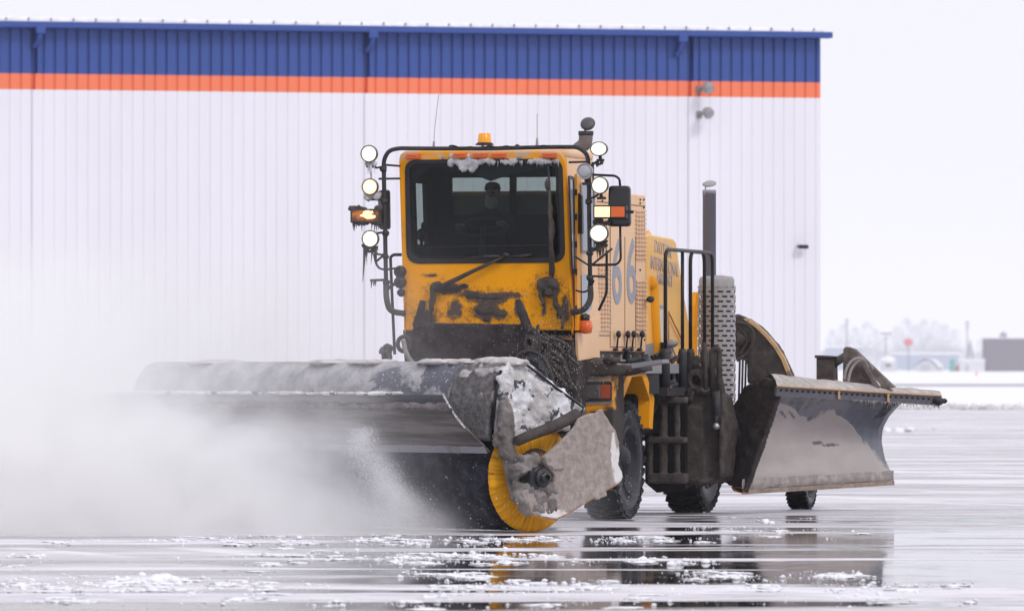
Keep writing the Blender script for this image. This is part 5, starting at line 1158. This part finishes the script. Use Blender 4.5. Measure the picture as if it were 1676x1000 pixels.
# ================================================================== DRIVER
def person():
    e = empty('person', TM @ Matrix.Translation((sw.x, -.98, 2.70)))
    tag(e, 'seated driver with cap and grey beard at the steering wheel behind the windscreen', 'person')
    ox = Vector((sw.x, -.98, 2.70))
    hd = tp(806, 318, -.98) - ox                                   # head centre
    sk = [('pelvis', (0, 0, .05), .15), ('belly', (0, .01, .25), .15), ('chest', (hd.x * .9, -.01, hd.z - .38), .165), ('neckb', (hd.x, 0, hd.z - .2), .075), ('neck', (hd.x, 0, hd.z - .12), .058)]
    sL = Vector((hd.x - .21, 0, hd.z - .27)); sR = Vector((hd.x + .21, 0, hd.z - .27))
    hR = tp(820, 366, -1.36) - ox; hL = tp(752, 371, -1.36) - ox
    eR = Vector((sR.x + .08, -.13, (sR.z + hR.z) / 2 - .12)); eL = Vector((sL.x - .08, -.13, (sL.z + hL.z) / 2 - .12))
    names = [s_[0] for s_ in sk]; vs = [Vector(s_[1]) for s_ in sk]; rr = [s_[2] for s_ in sk]; ed_ = [(i, i + 1) for i in range(4)]
    def chain(root, pts, rs):
        k = root
        for p, r_ in zip(pts, rs): vs.append(Vector(p)); rr.append(r_); ed_.append((k, len(vs) - 1)); k = len(vs) - 1
        return k
    wr = chain(2, [sR, eR, hR + Vector((.02, .10, -.02))], [.085, .055, .035]); wl = chain(2, [sL, eL, hL + Vector((-.02, .10, -.02))], [.085, .055, .035])
    for s_ in (-1, 1): chain(0, [(s_ * .12, -.08, .06), (s_ * .17, -.42, .08), (s_ * .17, -.48, -.30)], [.10, .07, .055])
    me = bpy.data.meshes.new('body'); me.from_pydata([tuple(v) for v in vs], ed_, []); body = bpy.data.objects.new('body', me); COL.objects.link(body); body.parent = e
    s_ = body.modifiers.new('skin', 'SKIN'); s_.use_smooth_shade = True
    for v, r_ in zip(me.skin_vertices[0].data, rr): v.radius = (r_, r_ * .85)
    me.skin_vertices[0].data[0].use_root = True
    body.modifiers.new('s', 'SUBSURF').render_levels = 2; me.materials.append(plain('jacket', (.035, .038, .045), .9))
    skin = plain('skin', (.45, .27, .20), .5)
    # head
    bm = bmesh.new(); bmesh.ops.create_icosphere(bm, subdivisions=4, radius=1)
    for v in bm.verts:
        x, y, z = v.co; k = 1 - .22 * max(0, -z) ** 1.3; x *= .076 * k; yy = y * .095 * (1 - .12 * max(0, -z)); zz = z * .118
        f = max(0, -y)
        nose = math.exp(-((x / .014) ** 2) - ((zz + .012) / .026) ** 2) * .026 * f
        eye = sum(math.exp(-((x - sx) / .017) ** 2 - ((zz - .012) / .012) ** 2) for sx in (-.03, .03)) * .010 * f
        brow = math.exp(-((zz - .034) / .010) ** 2) * .005 * f; mouth = math.exp(-(x / .024) ** 2 - ((zz + .056) / .006) ** 2) * .006 * f
        v.co = Vector((x, yy - nose + eye - brow + mouth, zz)) + hd
    mh = bpy.data.meshes.new('head'); bm.to_mesh(mh); bm.free(); mh.polygons.foreach_set('use_smooth', [True] * len(mh.polygons)); mh.materials.append(skin); ho_ = bpy.data.objects.new('head', mh); COL.objects.link(ho_); ho_.parent = body
    MB().blob(hd + Vector((-.077, .005, 0)), (.012, .02, .03), 2, .1).blob(hd + Vector((.077, .005, 0)), (.012, .02, .03), 2, .1).build('ears', skin, ho_)
    MB().blob(hd + Vector((-.03, -.082, .012)), .011, 2, 0).blob(hd + Vector((.03, -.082, .012)), .011, 2, 0).build('eyes', plain('eye', (.05, .045, .04), .2), ho_)
    br_ = MB().blob(hd + Vector((0, -.045, -.095)), (.075, .06, .085), 3, .25, 5)
    br_.build('beard', plain('grey_beard', (.62, .61, .58), .9), ho_)
    MB().blob(hd + Vector((0, .02, .03)), (.082, .098, .085), 3, .08).build('hair', plain('hair', (.10, .09, .085), .9), ho_)
    cp = MB().lathe([(.092, 0), (.094, .03), (.08, .075), (.04, .095), (0, .098)], hd + Vector((0, .005, .045)), (0, .05, 1), 24); cp.prism([hd + Vector((math.sin(a) * .078, -.06 - .075 * math.cos(a), .05)) for a in [R(-80 + 16 * k) for k in range(11)]], (0, 0, .008)); cp.build('cap', plain('cap_cloth', (.09, .045, .04), .9), ho_)
    # hands closed on the rim
    for hnd, s_ in ((hR, 1), (hL, -1)):
        h_ = MB().blob(hnd + Vector((.02 * s_, .045, -.005)), (.042, .045, .024), 3, .1)
        for k in range(4):
            b0 = hnd + Vector((-.032 + .021 * k, .01, .012)); L = (.9, 1.05, 1.0, .8)[k]
            h_.tube(smoothpath([b0 + Vector((0, .02, .0)), b0 + Vector((0, -.012 * L, .014)), b0 + Vector((0, -.034 * L, -.004)), b0 + Vector((0, -.026 * L, -.032)), b0 + Vector((0, -.004, -.036))], 4), .0095, 8)
        t0 = hnd + Vector((-.035 * s_, .035, .0)); h_.tube(smoothpath([t0, t0 + Vector((-.018 * s_, -.02, .01)), t0 + Vector((-.012 * s_, -.05, .006))], 4), .0105, 8)
        h_.build('hand', skin, body)
person()

# ================================================================== SNOW IN THE AIR AND ON THE GROUND
# powder cloud thrown up by the brush: a real volume in front of and round the far half of the broom
def vol_mat(name, fn, col=(.97, .97, 1.0)):
    m = N(name); m.t.nodes.remove(m.p); v = m.n('VolumeScatter'); v.inputs['Color'].default_value = (*col, 1); v.inputs['Anisotropy'].default_value = .0
    m.l(fn(m), v.inputs['Density']); m.l(v.outputs[0], m.out.inputs['Volume']); return m.m
def dens(m):
    c = m.xyz(); x, y, z = c
    nz = m.noise(.8, 5, .62, co=m.map((1, .6, 1.3)), dist=.5); n2 = m.noise(3.0, 5, .65)
    A = m.math('MULTIPLY', m.math('POWER', m.ramp(x, -.1, -6.0), 1.08), .74)
    zn = m.math('ADD', z, m.math('MULTIPLY', m.math('SUBTRACT', nz, .5), -2.2))
    V = m.math('MULTIPLY', m.ramp(zn, 3.9, .1), m.ramp(z, 3.85, 2.6))
    d = m.math('MULTIPLY', m.math('MULTIPLY', A, V), m.ramp(z, 1.55, .75, 1.0, 3.2))
    lowx = m.math('MAXIMUM', m.ramp(x, -.3, -1.7), m.ramp(y, 68.4, 69.4)); low = m.math('MULTIPLY', m.ramp(m.math('ADD', z, m.math('MULTIPLY', m.math('SUBTRACT', n2, .5), .4)), .75, .0), m.math('MULTIPLY', m.math('MULTIPLY', m.ramp(x, 1.4, -1.6), lowx), .42))
    d = m.math('ADD', d, low)
    ed = m.math('MULTIPLY', m.ramp(y, 66.3, 66.9), m.ramp(y, 75.5, 73.0))
    d = m.math('MULTIPLY', d, m.math('MULTIPLY', ed, m.ramp(m.math('ADD', m.math('MULTIPLY', nz, .6), m.math('MULTIPLY', n2, .4)), .34, .66, .18, 1.8)))
    # the dense plume torn up in front of the drum
    cx = m.math('ADD', m.math('MULTIPLY', z, -.50), -1.02)
    u = m.math('DIVIDE', m.math('ADD', m.math('SUBTRACT', x, cx), m.math('MULTIPLY', m.math('SUBTRACT', n2, .5), .35)), m.math('ADD', .13, m.math('MULTIPLY', m.ramp(z, .6, 0), .28)))
    g_ = m.math('POWER', 2.718, m.math('MULTIPLY', m.math('MULTIPLY', u, u), -1.0))
    pl_ = m.math('MULTIPLY', m.math('MULTIPLY', g_, m.ramp(z, 1.2, .5)), m.math('MULTIPLY', m.ramp(y, 66.7, 67.0), m.ramp(y, 67.9, 67.5)))
    return m.math('ADD', d, m.math('MULTIPLY', pl_, m.ramp(n2, .35, .65, .3, 1.5)))
c = MB().box((-4.4, 71, 2.0), (12.4, 9.6, 3.99))
sp = c.build('powder_snow_cloud', vol_mat('powder_snow', dens)); tag(sp, 'white cloud of powder snow billowing over the far end of the broom', 'snow cloud', kind='stuff')
# plume flung up in front of the drum
c = MB(); random.seed(71)
def bpt(px, py, Y): return CAM + ray(px, py) * (Y / ray(px, py).y)
for i in range(12000):
    t = random.random() ** .8                                     # 0 at the ground, 1 at the top of the plume
    cx = 672 - 100 * t + 14 * math.sin(t * 3) if t < .75 else 597 + (t - .75) * 20
    py = 868 - 165 * t; px = cx + random.gauss(0, 9 + 16 * (1 - t)) - abs(random.gauss(0, 22)) * (1 - t * .5)
    p = bpt(px, py + random.gauss(0, 5), 67.3 + random.uniform(-.5, .5)); 
    if p.z > .01: c.octa(p, random.uniform(.0012, .0036), random.uniform(.8, 2.2))
for i in range(1600):
    px = random.uniform(0, 1060); py = 872 - abs(random.gauss(0, 70)); p = bpt(px, py, random.uniform(66.2, 70.5))
    if p.z > .01: c.octa(p, random.uniform(.002, .0055) * (1.6 if random.random() < .06 else 1))
for i in range(900):
    p = bpt(random.gauss(905, 40), random.gauss(600, 60), random.uniform(70, 71.5))
    if .02 < p.z < 2.6: c.octa(p, random.uniform(.002, .0045))
tag(c.build('flying_snow_specks', M['snow']), 'white snow grains sprayed up in front of the brush', 'snow spray', kind='stuff')
# loose slush crumbs lying on the wet apron
c = MB(); random.seed(72)
def gpt(px, py): 
    Y = FPX * CAMZ / (py - HOR); return Vector(((px - 838) / FPX * Y, Y, 0))
bands = [(270, 1180, 883, 3.0, 1500), (60, 900, 889, 3.5, 900), (640, 910, 911, 3.0, 800), (600, 860, 921, 2.5, 300), (660, 790, 941, 4.0, 320), (880, 1160, 918, 4, 120), (1120, 1420, 942, 4.0, 500), (700, 1676, 962, 7, 1500), (0, 520, 958, 8, 1300), (0, 700, 915, 9, 900), (180, 330, 951, 3.5, 500), (1130, 1420, 868, 3.0, 160), (1150, 1450, 876, 4, 120), (1100, 1180, 921, 2.2, 60), (1000, 1500, 850, 9, 60), (0, 1676, 985, 8, 900), (1240, 1300, 855, 2, 60), (1450, 1676, 700, 3, 60), (1449, 1500, 708, 1.5, 30)]
for x0, x1, yc_, sg, n in bands:
    k = 0
    while k < n * 1.5:
        px = random.uniform(x0, x1); py = yc_ + random.gauss(0, sg) + 3 * noise.noise(Vector((px * .02, yc_, 0)))
        if noise.noise(Vector((px * .012, yc_ * .3, 5))) < random.uniform(-.5, .25): k += .5; continue
        if py < 690: continue
        p0 = gpt(px, py); m_ = 1 + int(random.expovariate(.18)); big = min(.026, .004 + random.expovariate(190)); sc = 1.0 if yc_ > 800 else 2.5
        for j in range(m_):
            r_ = big * (1 if j == 0 else random.uniform(.12, .5)) * sc; q = p0 + Vector((random.gauss(0, big * 2.6 + .03), random.gauss(0, .10), 0)); q.z = r_ * .35
            if r_ > .012: c.blob(q, (r_ * random.uniform(1, 1.5), r_ * 1.2, r_ * .75), 1, .7, seed=j + px)
            else: c.octa(q, r_, .8)
            k += 1
# flat slushy pads under the crumbs
for x0, x1, yc_, sg, n in bands:
    if yc_ < 800: continue
    for i in range(int(n / 24)):
        px = random.uniform(x0, x1); py = yc_ + random.gauss(0, sg * .8)
        if noise.noise(Vector((px * .012, yc_ * .3, 5))) < -.1: continue
        p0 = gpt(px, py); c.blob((p0.x, p0.y, .0), (random.uniform(.04, .16), random.uniform(.08, .22), random.uniform(.006, .016)), 3, .7, 5, seed=i + yc_)
for px, py, r_ in ((270, 950, .05), (255, 953, .05), (285, 953, .04), (1252, 856, .04), (1262, 857, .03), (1100, 925, .035), (1112, 924, .03), (1155, 921, .03), (1452, 707, .10), (1470, 707, .11), (1490, 706, .11), (655, 945, .02)): p = gpt(px, py); c.blob((p.x, p.y, r_ * .3), (r_ * 1.4, r_ * 2, r_), 2, .5, seed=px)
tag(c.build('slush_crumbs', plain('crumb_snow', (.84, .84, .88), .7, 0, .02, bump=0)), 'loose white crumbs of slush scattered over the wet apron', 'slush', kind='stuff')

# ------------------------------------------------------------------ winter haze
m = N('haze_air'); m.t.nodes.remove(m.p); v = m.n('VolumePrincipled'); v.inputs['Color'].default_value = (.93, .94, .99, 1); v.inputs['Density'].default_value = .00016; v.inputs['Anisotropy'].default_value = 0
m.l(v.outputs[0], m.out.inputs['Volume'])
hz = MB().box((0, 4150, 44), (1440, 8420, 90)).build('haze', m.m); tag(hz, 'thin pale winter haze over the whole airfield', 'haze', kind='stuff')
